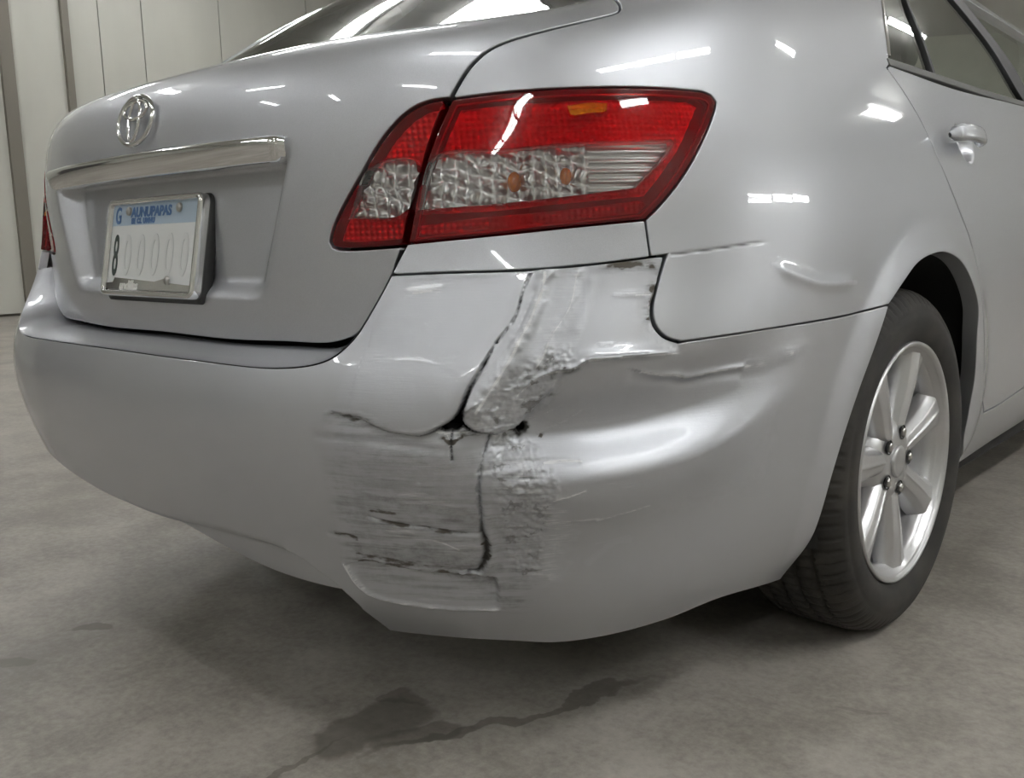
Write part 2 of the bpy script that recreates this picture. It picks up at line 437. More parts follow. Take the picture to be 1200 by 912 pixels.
def concrete():
    m = mat('concrete_floor', (.3, .29, .27), .5, 0, 0, .1, .4); t = NT(m); g = t.n('ShaderNodeNewGeometry'); P = g.outputs['Position']
    a = t.noise(P, .9, 5, .6); b = t.noise(P, 5.0, 6, .65); c = t.noise(P, 60, 4, .7); d = t.noise(t.mapping(P, (1, 1, 1), (0, 0, 0), (5, 9, 2)), 2.2, 6, .6)
    v = t.math('ADD', t.math('ADD', t.math('MULTIPLY', a, .40), t.math('MULTIPLY', b, .34)), t.math('MULTIPLY', c, .26))
    col = t.mix(t.ramp(v, .36, .64), (.195, .176, .152), (.44, .412, .368))
    col = t.mix(t.ramp(d, .58, .74, 0, .45), col, (.14, .128, .11))
    # wet and oily stains: (x, y, half sizes, turn, strength)
    warp = t.n('ShaderNodeVectorMath', operation='MULTIPLY_ADD'); nz = t.n('ShaderNodeTexNoise', i_Scale=7.0, i_Detail=5.0); t.l(P, nz.inputs['Vector'])
    t.l(nz.outputs['Color'], warp.inputs[0]); warp.inputs[1].default_value = (.17, .17, 0); t.l(P, warp.inputs[2])
    for (x, y, sx, sy, rz, k) in STAINS:
        q = t.n('ShaderNodeMapping', vector_type='TEXTURE'); t.l(warp.outputs[0], q.inputs[0])
        q.inputs['Location'].default_value = (x+.085, y+.085, 0); q.inputs['Rotation'].default_value = (0, 0, rz); q.inputs['Scale'].default_value = (sx, sy, 1000)
        ln = t.n('ShaderNodeVectorMath', operation='LENGTH'); t.l(q.outputs[0], ln.inputs[0])
        col = t.mix(t.ramp(ln.outputs['Value'], 1.12, .82, 0, k), col, (.085, .075, .062))
    t.l(col, t.b.inputs['Base Color']); t.l(t.ramp(v, .3, .7, .38, .62), t.b.inputs['Roughness'])
    bp = t.n('ShaderNodeBump', i_Strength=.12, i_Distance=.004); t.l(v, bp.inputs['Height']); t.l(bp.outputs[0], t.b.inputs['Normal'])
    return m
STAINS = [(-.38, -1.011, .036, .024, .7, .6), (.365, -.885, .105, .062, 1.50, .62), (.335, -.79, .035, .026, .6, .5), (.53, -.69, .27, .015, 1.21, .55),
          (.345, -1.08, .16, .009, 1.40, .5), (.45, -.85, .07, .03, 1.1, .5), (-.36, -1.18, .05, .022, .3, .45), (-.30, -1.32, .03, .02, .5, .4), (.93, -.33, .05, .010, .4, .3)]
M_FLOOR = concrete()

def wall_material(name, c):
    m = mat(name, c, .55); t = NT(m); g = t.n('ShaderNodeNewGeometry'); a = t.noise(t.mapping(g.outputs['Position'], (1, 1, .35)), 1.3, 5)
    t.l(t.mix(t.ramp(a, .3, .75), tuple(x*.9 for x in c), c), t.b.inputs['Base Color']); return m
M_WALL = wall_material('wall_sheet', (.495, .492, .440))
M_POST = wall_material('wall_post', (.17, .155, .125))
M_CEIL = wall_material('ceiling_paint', (.62, .62, .58))
M_TUBE = mat('fluorescent_tube', (.9, .9, .9), .5, emit=(.985, .995, 1.0), strength=LAMP_POWER)
M_FIX = mat('fixture_enamel', (.8, .8, .78), .4)

# ---------------------------------------------------------------- the hall
XL, XR, YB, YF = -10.1, 7.5, 14.0, -9.6
def slab(name, b, m):
    o = link(name, box_mesh(name, [b]), m); o['kind'] = 'structure'; return o
slab('floor', (XL-.2, XR+.2, YF-.2, YB+.2, -.12, 0), M_FLOOR)
slab('ceiling', (XL-.2, XR+.2, YF-.2, YB+.2, CEIL, CEIL+.12), M_CEIL)
wl = slab('wall_left', (XL-.2, XL-.05, YF, YB, 0, CEIL), M_POST)
slab('wall_right', (XR, XR+.15, YF, YB, 0, CEIL), M_WALL)
slab('wall_back', (XL-.05, XR, YB, YB+.15, 0, CEIL), M_WALL)
slab('wall_front', (XL-.05, XR, YF-.15, YF, 0, CEIL), M_WALL)
WALL_SEAMS = [-9.55, -8.1, -6.8, -5.5, -3.0, -1.7, -.4, 1.1, 2.58, 3.25, 3.67, 4.22, 5.3, 6.7, 8.1, 9.5, 10.9, 12.3, 13.95]
for a, b in zip(WALL_SEAMS[:-1], WALL_SEAMS[1:]):
    link('panel', box_mesh('panel', [(XL-.05, XL, a+.006, b-.006, .03, CEIL-.01)]), M_WALL, wl)
for y, w in ((2.56, .07), (3.25, .04)):
    link('post', box_mesh('post', [(XL, XL+.06, y-w, y+w, 0, CEIL-.01)]), M_POST, wl)

dr = link('added_dark_door', box_mesh('added_dark_door', [(XL-.02, XL+.03, -5.4, -3.1, 0, 2.5)]), mat('added_door_dark', (.075, .07, .065), .5)); dr['kind'] = 'structure'  # unseen door, added to put dark contrast into the car's reflections
link('added_door_frame', box_mesh('added_door_frame', [(XL-.02, XL+.06, -5.5, -5.4, 0, 2.6), (XL-.02, XL+.06, -3.1, -3.0, 0, 2.6), (XL-.02, XL+.06, -5.4, -3.1, 2.5, 2.6)]), M_POST, dr)
link('door_handle', box_mesh('door_handle', [(XL+.03, XL+.09, -3.3, -3.26, .98, 1.12)]), M_STEEL, dr)  # handle of the added door

def fixture_proto():
    root = empty('ceiling_light')
    h = link('housing', box_mesh('housing', [(-.12, .12, -.66, .66, -.045, -.0)]), M_FIX, root); bevelled(h, .01)
    for s in (-1, 1):
        V = tube([(s*.065, y, -.075) for y in (-.6, -.3, 0, .3, .6)], .026, 10)
        sheet('tube', root, V, M_TUBE, closed=True)
    for e in (-1, 1): link('end_cap', box_mesh('end_cap', [(-.1, .1, e*.63-.02, e*.63+.02, -.11, -.04)]), M_FIX, root)
    return root
_f0 = fixture_proto()
for i, (x, y, a) in enumerate(FIXTURES):
    if i == 0: r_ = _f0
    else:
        r_ = _f0.copy(); COL.objects.link(r_)
        for c in _f0.children:
            q = c.copy(); COL.objects.link(q); q.parent = r_
    r_.location = (x, y, CEIL); r_.rotation_euler = (0, 0, math.radians(a))
    tag(r_, 'white twin-tube fluorescent light fixed to the hall ceiling', 'ceiling light', 'fluorescent lights across the ceiling')

for (y, z) in STREAK_LIGHTS:
    r_ = _f0.copy(); COL.objects.link(r_)
    for c in _f0.children:
        q = c.copy(); COL.objects.link(q); q.parent = r_
    r_.location = (XR, y, z); r_.rotation_euler = (0, math.radians(90), 0); r_.scale = (1, 1.42, 1)
    tag(r_, 'added twin-tube fluorescent light on the right hall wall, for the flank streak', 'wall light', 'added fluorescent lights along the wall')

# ---------------------------------------------------------------- the car
car = empty('car', (0, 0, 0)); tag(car, 'silver sedan with a crushed, scraped rear bumper corner on concrete floor', 'car')
mir = lambda c: np.asarray(c)[::-1]*[-1, 1]

# shared outlines, as chart points (metres from the centre line along the skin, height)
JOINT_STRIP = cr([(0.5008, 0.7307), (0.5629, 0.7325), (0.6603, 0.7342), (0.7367, 0.7393), (0.8031, 0.7452), (0.8252, 0.7472)])
JOINT_CORNER = cr([(0.8252, 0.7472), (0.8157, 0.7146), (0.8092, 0.6813), (0.8138, 0.6623), (0.8277, 0.6469), (0.8514, 0.6379)])
JOINT_SIDE = cr([(0.8514, 0.6379), (0.9375, 0.6408), (1.0716, 0.6426), (1.2756, 0.6436), (1.4025, 0.6504)])
BUMPER_ARCH = cr(np.vstack([[(1.4025, 0.6504), (1.3539, 0.5858)], [(1.302, .5163), (1.262, .4462), (1.238, .381), (1.229, .32), (1.2245, .26), (1.2182, .2009)]]))
BUMPER_LOW = cr([(1.2182, 0.2009), (0.9949, 0.2257), (0.8911, 0.2098), (0.7729, 0.1936), (0.7052, 0.1892), (0.6416, 0.1954), (0.5403, 0.1976), (0.4539, 0.1952)])
BUMPER_NOTCH = cr([(0.4539, 0.1952), (0.4317, 0.2673)])
VALANCE = cr(np.vstack([[(0.4317, 0.2673)], [(.39, .268), (.30, .2785), (.13, .323), (-.03, .336)]]))
HORN = cr(np.vstack([[(0.0, .6115)], [(0.2289, 0.6107), (0.3801, 0.6109), (0.4343, 0.6195), (0.4541, 0.6299), (0.4722, 0.6514), (0.4867, 0.6893), (0.5008, 0.7307)]]))
TRUNK_LOW = cr(np.vstack([[(0.0, .629)], [(0.1845, 0.6273), (0.2987, 0.6311), (0.3935, 0.6357), (0.4334, 0.6543), (0.4647, 0.6960), (0.4836, 0.7306)]]))

bump_R = [HORN, JOINT_STRIP, JOINT_CORNER, JOINT_SIDE, BUMPER_ARCH, BUMPER_LOW, BUMPER_NOTCH, VALANCE]
left_low = cr([(-.03, .336), (-.17, .352), (-.28, .364), (-.36, .372), (-.44, .366), (-.54, .31), (-.64, .235), (-.76, .205), (-.99, .215), (-1.2182, .2009)], .01)
half = np.vstack(bump_R)
BUMPER = loop(half, left_low, mir(np.vstack(bump_R[:5])))
# ---- the damage: dents, folds, cracks, grime and painted highlights laid out on the bumper's chart
QUICK = False
L_CRACK = cr([(0.6614, 0.7331), (0.6541, 0.7075), (0.6479, 0.6741), (0.6334, 0.6484), (0.6235, 0.6206), (0.6151, 0.5996), (0.6104, 0.5817), (0.6060, 0.5656), (0.6024, 0.5561)], .002)
L_TEAR = cr([(0.4567, 0.5617), (0.4817, 0.5569), (0.4962, 0.5557), (0.5087, 0.5492), (0.5169, 0.5438), (0.5316, 0.5391), (0.5507, 0.5362), (0.5666, 0.5345), (0.5766, 0.5375), (0.5836, 0.5420), (0.5931, 0.5486), (0.6024, 0.5561)], .002)
L_LOBE = cr([(0.6057, 0.5593), (0.6102, 0.5477), (0.6187, 0.5412), (0.6297, 0.5357), (0.6459, 0.5322), (0.6601, 0.5340), (0.6687, 0.5380), (0.6753, 0.5464), (0.6813, 0.5588), (0.6955, 0.5770), (0.7138, 0.6068)], .002)
L_FOLD1 = cr([(0.6767, 0.7337), (0.6750, 0.7069), (0.6696, 0.6857), (0.6652, 0.6687), (0.6585, 0.6509), (0.6524, 0.6301), (0.6426, 0.6063), (0.6324, 0.5831), (0.6239, 0.5645)], .002)
L_FOLD2 = cr([(0.7131, 0.7286), (0.7083, 0.6886), (0.6989, 0.6677), (0.6904, 0.6519), (0.6858, 0.6311), (0.6796, 0.6163)], .002)
L_FOLD3 = cr([(0.7297, 0.7177), (0.7240, 0.6870), (0.7165, 0.6630)], .002)
L_CREASE = cr([(0.6595, 0.5784), (0.6815, 0.6022), (0.7021, 0.6114), (0.7132, 0.6119), (0.7240, 0.6154), (0.7336, 0.6220), (0.7680, 0.6240), (0.8061, 0.6245), (0.8554, 0.6238)], .002)
L_VCRACK = cr([(0.6405, 0.5323), (0.6383, 0.5236), (0.6325, 0.4979), (0.6306, 0.4852), (0.6290, 0.4603), (0.6303, 0.4281), (0.6297, 0.4037), (0.6328, 0.3798), (0.6287, 0.3553), (0.6188, 0.3385), (0.6073, 0.3369)], .002)
L_SPLIT = cr([(0.5982, 0.5390), (0.5988, 0.5215), (0.6007, 0.5024)], .002)
L_LINE1 = cr([(0.4958, 0.4173), (0.5261, 0.4098), (0.5661, 0.4061), (0.5951, 0.3994), (0.6272, 0.3971)], .002)
L_LINE2 = cr([(0.4382, 0.3834), (0.4661, 0.3819), (0.4994, 0.3805)], .002)
L_LINE3 = cr([(0.4458, 0.5262), (0.4972, 0.5249), (0.5462, 0.5199), (0.5926, 0.5147)], .002)
L_BAND = cr([(0.6288, 0.4852), (0.6653, 0.4913), (0.7022, 0.4928), (0.7406, 0.4909)], .002)
POCKET = loop(cr([(0.4466, 0.3342), (0.4803, 0.3449), (0.5238, 0.3387), (0.5598, 0.3347), (0.6182, 0.3329), (0.6406, 0.3273)], .003), cr([(0.6406, 0.3273), (0.6416, 0.2951), (0.6365, 0.2727)], .003), cr([(0.6365, 0.2727), (0.5874, 0.2711), (0.5200, 0.2746), (0.4749, 0.2827), (0.4593, 0.2945), (0.4524, 0.3117), (0.4466, 0.3342)], .003))
POCKET_TOP = cr([(0.4466, 0.3342), (0.4803, 0.3449), (0.5238, 0.3387), (0.5598, 0.3347), (0.6182, 0.3329), (0.6406, 0.3273)], .003)
POCKET_LOW = cr([(0.4466, 0.3342), (0.4524, 0.3117), (0.4593, 0.2945), (0.4749, 0.2827), (0.5200, 0.2746), (0.5874, 0.2711), (0.6365, 0.2727)], .003)
POCKET_SIDE = cr([(0.6406, 0.3273), (0.6416, 0.2951), (0.6365, 0.2727)], .003)
VOID = loop([(0.6138, 0.5965), (0.6104, 0.5817), (0.6059, 0.5667), (0.6006, 0.5561), (0.5922, 0.5491), (0.5836, 0.5431), (0.5919, 0.5389), (0.6045, 0.5390), (0.6096, 0.5434), (0.6152, 0.5385), (0.6234, 0.5352), (0.6406, 0.5312), (0.6405, 0.5334), (0.6296, 0.5363), (0.6186, 0.5423), (0.6110, 0.5487), (0.6072, 0.5572), (0.6084, 0.5688), (0.6110, 0.5807)])
HOLE = loop([(0.6663, 0.5349), (0.6694, 0.5412), (0.6746, 0.5432), (0.6803, 0.5397), (0.6817, 0.5331), (0.6784, 0.5278), (0.6742, 0.5236), (0.6685, 0.5282)])
CRUMPLE = loop([(0.6309, 0.5943), (0.6533, 0.6241), (0.6863, 0.6481), (0.7161, 0.6490), (0.7309, 0.6211), (0.7189, 0.5964), (0.7115, 0.5657), (0.6916, 0.5456), (0.6819, 0.5298), (0.7094, 0.5003), (0.7301, 0.4636), (0.7151, 0.4280), (0.7090, 0.3765), (0.7014, 0.3219), (0.6686, 0.3094), (0.6457, 0.3524), (0.6409, 0.4318), (0.6342, 0.4805), (0.6239, 0.5260), (0.6141, 0.5423), (0.6119, 0.5688)])
SCRAPE = loop([(0.4467, 0.5621), (0.5065, 0.5530), (0.5921, 0.5346), (0.6283, 0.5259), (0.7013, 0.5122), (0.7267, 0.4758), (0.7132, 0.4155), (0.7068, 0.3215), (0.6538, 0.2691), (0.6078, 0.2616), (0.4610, 0.2785), (0.4406, 0.3303), (0.4414, 0.4054), (0.4437, 0.4935)])
SCRATCH = cr([(0.8074, 0.6046), (0.8370, 0.5967), (0.8592, 0.5945), (0.8836, 0.5877), (0.9291, 0.5905), (0.9785, 0.5918), (1.0463, 0.5973), (1.1101, 0.6089)], .002)
LOBE_AREA = loop([(0.6154, 0.5975), (0.6314, 0.6215), (0.6496, 0.6491), (0.6658, 0.7041), (0.6776, 0.7337), (0.7269, 0.7323), (0.7317, 0.6664), (0.7133, 0.6109), (0.6953, 0.5791), (0.6815, 0.5567), (0.6687, 0.5380), (0.6459, 0.5322), (0.6204, 0.5412), (0.6088, 0.5540)])
FLAP_AREA = loop([(0.5008, 0.7307), (0.5822, 0.7327), (0.6595, 0.7321), (0.6479, 0.6741), (0.6235, 0.6206), (0.6104, 0.5822), (0.6015, 0.5561), (0.5666, 0.5351), (0.5316, 0.5391), (0.4962, 0.5557), (0.4567, 0.5617), (0.4598, 0.6059), (0.4765, 0.6588)])
(GX, GY), = [(0.7652, 0.5314)]; (HX, HY), = [(0.8278, 0.4637)]
MAIN_EDGE = cr(np.vstack([[(0.4399, 0.2600), (0.4228, 0.2956), (0.4043, 0.3135), (0.3712, 0.3395), (0.2543, 0.3518), (0.0529, 0.3433)], [(-.18, .356)]]), .01)[::-1]

def gauss(d, w): return np.exp(-(d/w)**2)
def bump_move(s, h):
    pts = np.stack([s, h], 1); d = np.zeros(len(s))
    # valance under the middle of the bumper is set back
    eh = np.interp(s, MAIN_EDGE[:, 0], MAIN_EDGE[:, 1]); d -= .013*sst(0, .012, eh-h)*(s < MAIN_EDGE[-1, 0])*sst(-.2, .1, s)
    m = (s > .30) & (s < 1.45); q = pts[m]; x, y = q.T; k = np.zeros(len(q))
    # long dent: the skin dives in under the crease and comes out again on a soft ridge below
    ax = x-GX
    floor_h = GY+.010*np.clip(ax/.2, -1, 2)+.05*np.clip(ax/.3, 0, 1)**2
    dy = y-floor_h; up = dy > 0
    win = sst(-.19, -.05, ax)*sst(.36, .06, ax)
    k -= .040*win*np.where(up, sst(.105, 0, dy)**.9, sst(-.062, -.004, dy))
    k += .008*sst(-.16, -.02, ax)*sst(.30, .05, ax)*gauss(y-(floor_h-.075), .045)
    k -= .005*win*gauss(y-(floor_h-.165), .05)
    # step along the crease
    dc, sd, al = near(L_CREASE, q, False, True); w = sst(1.0, .75, al)*sst(0, .3, al)
    k += .004*gauss(dc, .012)*w*(sd > 0)+.004*gauss(dc, .004)*w
    # raised flap left of the crack, lifting towards its torn lower edge
    dt, sdt, at_ = near(L_TEAR, q, False, True); fl = inside(FLAP_AREA, q)
    k += np.where(fl, .006*gauss(dt, .06)*sst(0, .25, at_)-.003*gauss(dt, .003)*sst(.1, .3, at_), 0)
    k -= np.where((sdt < 0) & ~fl, .007*gauss(dt, .02)*sst(0, .2, at_), 0)
    dcr, sdc, ac = near(L_CRACK, q, False, True)
    lobe = inside(LOBE_AREA, q)
    f1 = near(L_FOLD1, q, False); f2 = near(L_FOLD2, q, False); f3 = near(L_FOLD3, q, False)
    dl, sdl, al2 = near(L_LOBE, q, False, True)
    k += np.where(lobe, .010*gauss(dl, .05)*sst(1, .6, al2)-.004*gauss(dl, .004), 0)-np.where(~lobe & ~fl, .008*gauss(dl, .022)*sst(1, .5, al2), 0)
    wob = .35+1.3*fbm(x*70, y*70, 3)
    k += .0050*gauss(f1, .010)*wob+.0018*gauss(f2, .008)*wob+.0009*gauss(f3, .007)
    k -= .004*np.where(lobe, gauss(dcr, .008), 0)
    jag = .0011*(fbm(x*220, y*220, 2)-.5)*2
    k -= .006*gauss(dcr+jag, .0007+.0010*sst(.35, 1, ac))
    # crumpled, cracked area
    cw = np.where(inside(CRUMPLE, q), sst(0, .018, near(CRUMPLE, q)), 0)
    rid = 1-np.abs(2*fbm(x*55+3, y*75, 4)-1); rid2 = 1-np.abs(2*fbm(x*130+9, y*170, 3)-1)
    k += cw*(.0048*(rid-.7)+.0024*(rid2-.7))
    # vertical crack, split, the horizontal creases
    dv, sv, av = near(L_VCRACK, q, False, True); jag2 = .0016*(fbm(x*180+5, y*180, 2)-.5)*2
    k -= .0045*gauss(dv+jag2, .0014+.003*sst(.55, .72, av)); k += .004*gauss(dv-.006, .006)*(sv > 0)*sst(.3, .6, av)
    k -= .003*gauss(near(L_SPLIT, q, False), .0012)
    for L, a, wd in ((L_LINE1, .0034, .0022), (L_LINE2, .0016, .003), (L_LINE3, .0014, .006), (L_BAND, .0016, .003)): k -= a*gauss(near(L, q, False), wd)
    # scraped left half: long shallow waves
    sw = np.where(inside(SCRAPE, q), sst(0, .03, near(SCRAPE, q)), 0)
    k += sw*.0008*(fbm(x*9, (y+.12*x)*42, 3)-.5)*2
    # pressed-in pocket low on the corner
    pin = inside(POCKET, q); pt = near(POCKET_TOP, q, False); pl = near(POCKET_LOW, q, False); ps = near(POCKET_SIDE, q, False)
    f = pl/np.maximum(pt+pl, 1e-6)
    k += np.where(pin, -.016*f*sst(0, .0035, pt)*sst(0, .006, ps)-.001, 0)+.0026*gauss(pl, .0028)*(.4+1.2*fbm(x*90, y*90, 3))
    # crease over the flank and the bent top corner
    ds, ss, as_ = near(SCRATCH, q, False, True)
    k += .0034*gauss(ds, .0055)*sst(0, .2, as_)*sst(1, .85, as_)-.003*(ss < 0)*gauss(ds-.008, .008)*sst(1, .6, as_)
    jc = near(JOINT_CORNER, q, False); k -= .0035*gauss(jc, .012)*(.3+1.4*fbm(x*80, y*80, 3))
    d[m] += k
    return d
def bump_cut(c):
    return inside(VOID, c) | inside(HOLE, c+.0015*np.stack([fbm(c[:, 0]*200, c[:, 1]*200, 2)-.5, fbm(c[:, 0]*200+9, c[:, 1]*200, 2)-.5], 1)*2)
STREAKS = [(L, a, w) for L, a, w in (  # grime, plus painted shade under the pocket edge and torn edge
    (cr([(0.4493, 0.5579), (0.4753, 0.5576), (0.5065, 0.5519), (0.5267, 0.5422)], .003), .95, .0055), (cr([(0.4547, 0.5383), (0.4970, 0.5404), (0.5460, 0.5376)], .003), .55, .008),
    (cr([(0.4473, 0.5091), (0.4863, 0.5081), (0.5459, 0.5041), (0.5925, 0.5023)], .003), .60, .008), (cr([(0.4456, 0.4733), (0.5042, 0.4743), (0.5914, 0.4708)], .003), .5, .008),
    (cr([(0.4954, 0.4276), (0.5206, 0.4274), (0.5388, 0.4263)], .003), .95, .004), (cr([(0.4432, 0.4343), (0.4989, 0.4356), (0.5878, 0.4238)], .003), .55, .007),
    (cr([(0.4404, 0.3823), (0.4593, 0.3823), (0.4815, 0.3798)], .003), 1.0, .005), (L_LINE1, .95, .0042), (cr([(0.4414, 0.3505), (0.4933, 0.3522), (0.5571, 0.3444), (0.6031, 0.3368)], .003), .9, .006),
    (cr([(0.4496, 0.3630), (0.5072, 0.3649), (0.6006, 0.3590)], .003), .5, .008), (POCKET_TOP, 1.0, .0060), (POCKET_SIDE, .7, .004),
    (cr([(0.7369, 0.7352), (0.7734, 0.7382), (0.8069, 0.7340), (0.8154, 0.7231)], .003), 1.0, .005), (cr([(0.8156, 0.7167), (0.8115, 0.7042), (0.8083, 0.6772), (0.8158, 0.6664)], .003), 1.2, .006), (cr([(0.8037, 0.6795), (0.8129, 0.6769), (0.8223, 0.6723)], .003), 1.1, .004), (cr([(0.5849, 0.5334), (0.5987, 0.5259), (0.6146, 0.5336)], .003), 1.1, .0035),
    (cr([(0.7044, 0.6154), (0.7171, 0.6107), (0.7313, 0.6181)], .003), 1.05, .0030), (cr([(0.6624, 0.7320), (0.6780, 0.7285), (0.7268, 0.7334)], .003), .45, .005), (cr([(0.5056, 0.7264), (0.5826, 0.7296), (0.6397, 0.7295)], .003), .35, .006),
    (cr([(0.6548, 0.5320), (0.6745, 0.5324), (0.6890, 0.5328)], .003), 1.1, .0055), (cr([(0.6971, 0.5202), (0.7028, 0.5177)], .003), 1.1, .0022), (cr([(0.6013, 0.5303), (0.6102, 0.5325), (0.6372, 0.5280)], .003), .9, .005),
    (cr([(0.6484, 0.2621), (0.6567, 0.2949), (0.6633, 0.3240)], .003), .55, .012), (cr([(0.6801, 0.3233), (0.7018, 0.3332)], .003), .6, .008), (cr([(0.6304, 0.3998), (0.6336, 0.3771), (0.6271, 0.3497), (0.6144, 0.3357)], .003), 1.15, .0052),
    (cr([(0.6205, 0.4567), (0.6250, 0.4063)], .003), .6, .006), (cr([(0.6588, 0.5846), (0.6735, 0.6085), (0.6858, 0.6241)], .003), .62, .012), (cr([(0.6338, 0.5994), (0.6466, 0.6092)], .003), .6, .003), (cr([(0.6072, 0.5708), (0.6191, 0.5582)], .003), .7, .003),
    (cr([(0.8668, 0.5949), (0.8811, 0.5869), (0.9295, 0.5882)], .003), .75, .0030))]
SCUFF_GLINT_LINES = [(L, a, w) for L, a, w in (  # scuffs, plus painted highlights along the folds and crease
    (cr([(0.7366, 0.6218), (0.7680, 0.6240), (0.8060, 0.6256)], .003), 1.0, .0022), (cr([(0.7022, 0.4917), (0.7230, 0.4924), (0.7445, 0.4917)], .003), 1.1, .0018), (cr([(0.7109, 0.4482), (0.7304, 0.4539), (0.7462, 0.4596)], .003), 1.0, .0022),
    (cr([(0.7649, 0.4101), (0.8317, 0.4235)], .003), .8, .0022), (cr([(0.7033, 0.4124), (0.7648, 0.4127)], .003), .8, .0022), (L_FOLD1, .85, .0045), (L_FOLD2, .7, .003), (SCRATCH, 1.0, .0035), (POCKET_LOW, .9, .0028),
    (cr([(0.7451, 0.5528), (0.7185, 0.5332), (0.6969, 0.5236)], .003), .6, .003), (cr([(0.7594, 0.7001), (0.8026, 0.7004)], .003), .8, .004), (cr([(0.7480, 0.6414), (0.7600, 0.6418)], .003), .8, .003),
    (cr([(0.5319, 0.5237), (0.5738, 0.4938), (0.6013, 0.4851)], .003), .6, .010), (cr([(0.5419, 0.4516), (0.5800, 0.4437), (0.6075, 0.4293)], .003), .95, .011), (cr([(0.5243, 0.3991), (0.5638, 0.3887), (0.6020, 0.3714)], .003), .9, .012), (cr([(0.5119, 0.2867), (0.5677, 0.2831), (0.6140, 0.2980)], .003), .6, .006),
    (cr([(0.6654, 0.4797), (0.6936, 0.4543), (0.7133, 0.4026), (0.7019, 0.3359)], .003), .75, .022), (cr([(0.6271, 0.5476), (0.6528, 0.5577), (0.6684, 0.5781)], .003), .7, .016), (cr([(0.5307, 0.7093), (0.5560, 0.7112)], .003), .75, .010), (cr([(0.7515, 0.4734), (0.8053, 0.4596)], .003), .5, .008), (cr([(0.7561, 0.3445), (0.7891, 0.3673), (0.8123, 0.3692)], .003), .4, .006),
    (cr([(0.4466, 0.3342), (0.4524, 0.3117), (0.4619, 0.2949)], .003), 1.3, .0025), (cr([(0.6228, 0.3798), (0.5810, 0.3652), (0.5385, 0.3597)], .003), .7, .008), (cr([(0.5170, 0.5416), (0.5458, 0.5409), (0.5736, 0.5429), (0.5910, 0.5539)], .003), .8, .0025))]
WHITE_LINES = [  # scratches and chips, plus painted highlights on the bent torn edges
    (cr([(0.7022, 0.4917), (0.7230, 0.4924), (0.7445, 0.4917)], .003), 1.1, .0013), (cr([(0.7109, 0.4482), (0.7304, 0.4539), (0.7462, 0.4596)], .003), .95, .0014), (cr([(0.7649, 0.4101), (0.8317, 0.4235)], .003), .8, .0013), (cr([(0.7033, 0.4124), (0.7648, 0.4127)], .003), .85, .0012),
    (cr([(0.5820, 0.5382), (0.6011, 0.5358), (0.6189, 0.5363)], .003), 1.1, .0011), (cr([(0.5848, 0.5366), (0.5940, 0.5335), (0.5979, 0.5248)], .003), .9, .0009), (cr([(0.6172, 0.5358), (0.6066, 0.5325), (0.6006, 0.5237)], .003), .9, .0009),
    (cr([(0.4458, 0.3355), (0.4511, 0.3115), (0.4587, 0.2928), (0.4743, 0.2809)], .003), 1.2, .0016), (cr([(0.4743, 0.2809), (0.5194, 0.2728), (0.5650, 0.2711)], .003), .75, .0010), (cr([(0.5408, 0.4416), (0.5701, 0.4408), (0.5981, 0.4317)], .003), .8, .0011), (cr([(0.5442, 0.4542), (0.5768, 0.4510)], .003), .8, .0010),
    (cr([(0.5158, 0.3983), (0.5508, 0.3972)], .003), .85, .0012), (cr([(0.5716, 0.3865), (0.5832, 0.3830), (0.6001, 0.3727)], .003), .95, .0018), (cr([(0.7225, 0.5671), (0.6983, 0.5517), (0.6807, 0.5461)], .003), .7, .0011), (cr([(0.7106, 0.5573), (0.6881, 0.5436)], .003), .7, .0010),
    (cr([(0.7861, 0.6990), (0.8060, 0.6992)], .003), .8, .0020), (cr([(0.5068, 0.5476), (0.5315, 0.5413), (0.5646, 0.5383), (0.5844, 0.5442)], .003), .72, .0016), (cr([(0.5310, 0.7072), (0.5522, 0.7101)], .003), .75, .0030), (cr([(0.7665, 0.3704), (0.8117, 0.3773)], .003), .6, .0010)]
